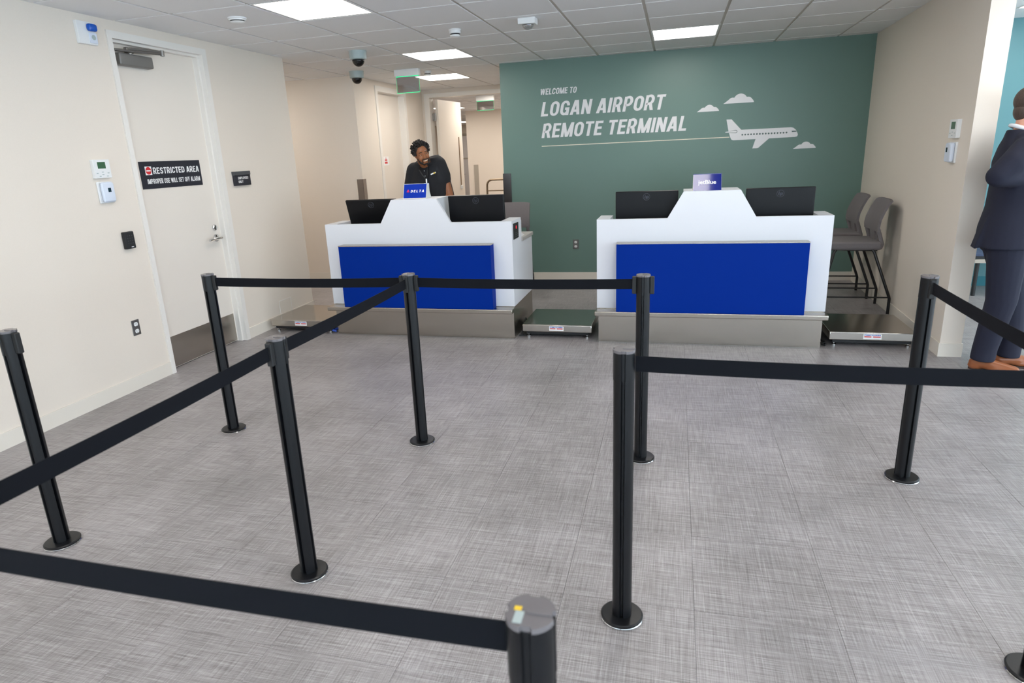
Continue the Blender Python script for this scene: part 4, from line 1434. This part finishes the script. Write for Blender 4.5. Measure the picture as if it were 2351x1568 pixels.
# shirt
b = MB()
b.loft([((EX, 6.40, .90), .215, .175), ((EX, 6.39, 1.02), .228, .185), ((EX, 6.36, 1.18), .222, .18), ((EX, 6.32, 1.32), .21, .155), ((EX, 6.305, 1.41), .18, .125), ((EX + .02, 6.30, 1.48), .145, .10), ((EX + .02, 6.29, 1.54), .095, .08)])
b.cap((EX - .08, 6.30, 1.46), .07, (EX + .09, 6.30, 1.49), .078)
b.cap(SHL + Vector((-.02, 0, .02)), .085, SHL.lerp(ELL, .30), .080); b.cap(SHL.lerp(ELL, .30), .080, SHL.lerp(ELL, .42), .074)
b.cap(SHR + Vector((.02, 0, .02)), .085, SHR.lerp(ELR, .6), .082); b.cap(SHR.lerp(ELR, .6), .082, SHR.lerp(ELR, .80), .072)
shirt = blob('shirt', b, SHIRT, emp, .009, 4)
# collar
cm = MB()
ring = []
for k in range(14):
    a = -PI * .42 + k / 13 * PI * 1.84
    ring.append((-2.42 + .088 * math.sin(a) * 1.0, 6.265 - .082 * math.cos(a), 1.50 + .02 * -math.cos(a)))
cm.tube(ring, .016, 8)
obj('collar', cm, SHIRT, emp, smooth='all')
# buttons
for k in range(3):
    obj('button', MB().ell((-2.405 + k * .004, 6.150 + k * .004, 1.42 - k * .05), (.005, .004, .005), seg=10, rings=6), GREYB, emp, smooth='all')
tagm = Matrix.Translation((-2.318, 6.165, 1.392)) @ Matrix.Rotation(R(24), 4, 'Z') @ Matrix.Rotation(R(-20), 4, 'Y')
nt_ = obj('name_tag', MB().box(-.027, .027, -.004, .004, -.006, .006, M=tagm), PRINTW, emp)
obj('yellow_band', MB().box(.002, .022, -.0052, -.004, -.0055, .0055, M=tagm), YELLOW, nt_)
# trousers and shoes
b = MB()
b.loft([((EX, 6.41, .80), .195, .15), ((EX, 6.40, .98), .205, .165)])
for s in (-1, 1):
    b.cap((EX + s * .10, 6.42, .86), .115, (EX + s * .112, 6.42, .48), .088)
    b.cap((EX + s * .112, 6.42, .48), .088, (EX + s * .12, 6.455, .09), .07)
blob('trousers', b, BLACKM, emp, .010, 4)
for s in (-1, 1):
    b = MB().cap((EX + s * .12, 6.47, .052), .050, (EX + s * .135, 6.29, .042), .042)
    b.box(EX + s * .128 - .05, EX + s * .128 + .05, 6.25, 6.52, .0, .018, bev=.006)
    blob('shoe', b, BLACKM, emp, .007, 2)
# face details
for s in (-1, 1):
    e = obj('eye', MB().ell((s * .031, -.0785, .006), (.0125, .0085, .0036), MH, 14, 10), EYEW, emp, smooth='all')
    obj('iris', MB().ell((s * .031 + .003, -.0862, .006), (.0060, .0022, .0036), MH, 12, 8), EYEB, e, smooth='all')
    obj('eyebrow', MB().cap((s * .017, -.0925, .035), .003, (s * .034, -.087, .0375), .0035, MH, 8).cap((s * .034, -.087, .0375), .0035, (s * .052, -.076, .031), .0025, MH, 8), HAIR_B, emp, smooth='all')
obj('teeth', MB().ell((0, -.0945, -.0675), (.016, .006, .0065), MH).ell((.014, -.0915, -.0650), (.013, .006, .0058), MH).ell((-.014, -.0915, -.0650), (.013, .006, .0058), MH), TEETH, emp, smooth='all')
b = MB()
b.cap((-.032, -.084, -.052), .005, (0, -.101, -.047), .006, MH, 8).cap((0, -.101, -.047), .006, (.032, -.084, -.052), .005, MH, 8)
b.cap((-.034, -.080, -.062), .0035, (-.034, -.072, -.088), .004, MH, 8).cap((.034, -.080, -.062), .0035, (.034, -.072, -.088), .004, MH, 8)
b.ell((0, -.068, -.106), (.026, .020, .014), MH)
for s in (-1, 1):
    b.cap((s * .062, -.012, -.045), .010, (s * .052, -.036, -.085), .012, MH, 8).cap((s * .052, -.036, -.085), .012, (s * .02, -.066, -.110), .012, MH, 8)
obj('beard', b, HAIR_B, emp, smooth='all')
# hair: rounded mass plus short twists
b = MB()
b.ell((0, .036, .052), (.090, .098, .088), MH)
for s in (-1, 1):
    b.ell((s * .072, .030, .022), (.022, .050, .050), MH)
b.ell((0, .085, .0), (.075, .045, .07), MH)
rnd = random.Random(3)
for k in range(420):
    a = rnd.uniform(0, 2 * PI); zz = rnd.uniform(-.45, 1)
    rr = math.sqrt(max(0, 1 - zz * zz))
    n = Vector((rr * math.cos(a), rr * math.sin(a), zz))
    if n.y < -.35 and n.z < .55: continue
    if n.y < -.1 and n.z < .05: continue
    p0 = Vector((0, .030, .045)) + Vector((n.x * .085, n.y * .092, n.z * .085))
    d = (n + Vector((rnd.uniform(-.5, .5), rnd.uniform(-.5, .5), rnd.uniform(-.7, .3)))).normalized()
    b.cap(p0, .0105, p0 + d * rnd.uniform(.008, .030), .0065, MH, 6)
obj('hair', b, HAIR_B, emp, smooth='all')

# lanyard with badge
t = thing('lanyard', (-2.41, 6.15, 1.2), 'dark lanyard with a clear badge hanging on the employee', 'lanyard')
obj('strap', MB().tube([(-2.465, 6.20, 1.475), (-2.455, 6.145, 1.43), (-2.425, 6.145, 1.38), (-2.395, 6.150, 1.345)], .005, 6).tube([(-2.372, 6.20, 1.475), (-2.366, 6.145, 1.43), (-2.372, 6.145, 1.38), (-2.386, 6.150, 1.345)], .005, 6), LEGBLK, t)
obj('clip', MB().box(-2.397, -2.382, 6.142, 6.150, 1.302, 1.345, bev=.003), CHROME, t)
bd = obj('badge', MB().box(-2.414, -2.362, 6.141, 6.145, 1.212, 1.302, bev=.001), BPLAST, t)
obj('badge_print', MB().box(-2.404, -2.382, 6.140, 6.141, 1.245, 1.285), PRINTK, bd)
obj('badge_mark', MB().box(-2.380, -2.368, 6.140, 6.141, 1.22, 1.235), ORANGE, bd)

# ---- man in the navy suit, at the right edge, facing right
SX, SY = 2.085, 4.84
man = thing('person', (SX, SY, 0), 'man in a navy suit and tan shoes standing at the right edge', 'person')
# local frame: face towards -y ; rotate so that -y -> +x (slightly away)
MM = Matrix.Translation((SX, SY, 0)) @ Matrix.Rotation(R(80), 4, 'Z')
HM = MM @ Matrix.Translation((0, -.02, 1.675)) @ Matrix.Rotation(R(4), 4, 'X')
L = lambda x, y, z: MM @ Vector((x, y, z))
b = MB()
head_prims(b, HM)
b.cap(HM @ Vector((0, .03, -.06)), .056, L(0, .03, 1.47), .062)
b.loft([((0, .02, .90), .15, .10), ((0, .02, 1.05), .14, .10), ((0, .01, 1.25), .155, .105), ((0, .02, 1.40), .15, .09), ((0, .03, 1.47), .10, .07)], M=MM)
SR, SL = Vector((-.185, .03, 1.43)), Vector((.155, .02, 1.43))
ER, EL = Vector((-.235, .165, 1.285)), Vector((.175, -.02, 1.19))
WR_, WL_ = Vector((-.02, -.17, 1.235)), Vector((.03, -.19, 1.215))
for sh, el, wr_ in ((SR, ER, WR_), (SL, EL, WL_)):
    b.cap(sh, .040, el, .036, MM); b.cap(el, .036, wr_, .028, MM)
hand_prims(b, MM @ frame_from(WR_, (1, -.1, .12), (0, -1, .3)), .35, 1)
hand_prims(b, MM @ frame_from(WL_, (-1, .05, .05), (0, -1, .3)), .35, -1)
FT_R, FT_L = Vector((-.065, .045, 0)), Vector((.075, -.12, 0))
for s, ft in ((-1, FT_R), (1, FT_L)):
    hip = Vector((s * .09, .02, .90)); kn = Vector((s * .085, ft.y * .55 - .02, .49))
    b.cap(hip, .085, kn, .058, MM); b.cap(kn, .056, (ft.x, ft.y, .09), .040, MM)
    b.cap((ft.x, ft.y, .05), .028, (ft.x, ft.y - .07, .035), .020, MM)
blob('body', b, SKIN_L, man, .0065, 3)
# jacket
b = MB()
b.loft([((0, .03, .83), .212, .152), ((0, .03, .95), .200, .148), ((0, .02, 1.08), .185, .135), ((0, .01, 1.22), .195, .14), ((0, .02, 1.36), .205, .135), ((0, .03, 1.45), .175, .105), ((0, .035, 1.50), .105, .085), ((0, .035, 1.55), .072, .075)], M=MM)
b.cap(SR + Vector((.03, 0, .0)), .082, SR.lerp(ER, .5), .076, MM); b.cap(SR.lerp(ER, .5), .076, ER, .066, MM); b.cap(ER, .066, ER.lerp(WR_, .9), .047, MM)
b.cap(SL - Vector((.03, 0, .0)), .075, SL.lerp(EL, .5), .070, MM); b.cap(SL.lerp(EL, .5), .070, EL, .062, MM); b.cap(EL, .062, EL.lerp(WL_, .9), .047, MM)
b.cap((-.11, .03, 1.485), .055, (.11, .03, 1.485), .055, MM)
# vent tail
b.prism([(.14, 1.02), (.175, .83), (.205, .82), (.16, 1.02)], -.10, .02, 'x', M=MM)
blob('jacket', b, SUIT, man, .0085, 4)
cm = MB()
cm.tube([tuple(HM @ Vector((.066 * math.sin(a), (.042 - .066 * math.cos(a)), -.128 - .022 * math.cos(a)))) for a in [2 * PI * k / 20 for k in range(20)]], .012, 8, closed=True)
obj('shirt_collar', cm, SHIRTW, man, smooth='all')
b = MB()
b.loft([((0, .02, .80), .175, .125), ((0, .02, .98), .165, .12)], M=MM)
for s, ft in ((-1, FT_R), (1, FT_L)):
    hip = Vector((s * .088, .025, .86)); kn = Vector((s * .085, ft.y * .55 - .015, .49))
    b.cap(hip, .112, kn, .086, MM); b.cap(kn, .086, (ft.x, ft.y + .005, .155), .070, MM); b.cyl(MM @ Vector((ft.x, ft.y + .008, .075)), MM @ Vector((ft.x, ft.y + .005, .16)), .070, .070)
blob('trousers', b, SUIT, man, .0085, 3)
for s, ft, tw in ((-1, FT_R, -24), (1, FT_L, 8)):
    F = MM @ Matrix.Translation(ft) @ Matrix.Rotation(R(tw), 4, 'Z')
    b = MB()
    b.cap((0, .045, .050), .036, (0, -.05, .052), .038, F); b.cap((0, -.05, .050), .038, (0, -.17, .036), .030, F); b.ell((0, -.11, .030), (.044, .105, .028), F); b.ell((0, .04, .03), (.036, .045, .03), F)
    sh = blob('shoe', b, SHOE, man, .006, 3)
    obj('sole', MB().prism([(.040 * math.cos(a) * (1.08 if math.sin(a) < 0 else .9), -.058 + .138 * math.sin(a)) for a in [2 * PI * k / 28 for k in range(28)]], 0, .014, 'z', M=F), SOLE, sh)
# hair
hb = MB()
hb.ell((0, .024, .040), (.083, .101, .093), HM, 32, 20)
hb.ell((0, .062, -.020), (.066, .052, .066), HM, 24, 14)
inv = HM.inverted()
dele = []
for v in hb.bm.verts:
    q = inv @ v.co
    if (q.y < -.040 and q.z < .070) or (q.y < .005 and q.z < .03) or q.z < -.085: dele.append(v)
bmesh.ops.delete(hb.bm, geom=dele, context='VERTS')
obj('hair', hb, HAIR_G, man, smooth='all')
for s in (-1, 1):
    e = obj('eye', MB().ell((s * .031, -.076, .006), (.0145, .0125, .0095), HM, 14, 10), EYEW, man, smooth='all')
    obj('iris', MB().ell((s * .031, -.0868, .006), (.0065, .003, .0065), HM, 12, 8), EYEB, e, smooth='all')
    obj('eyebrow', MB().cap((s * .016, -.092, .030), .004, (s * .050, -.078, .033), .003, HM, 8), HAIR_G, man, smooth='all')
print('tiles', nfl, nct)
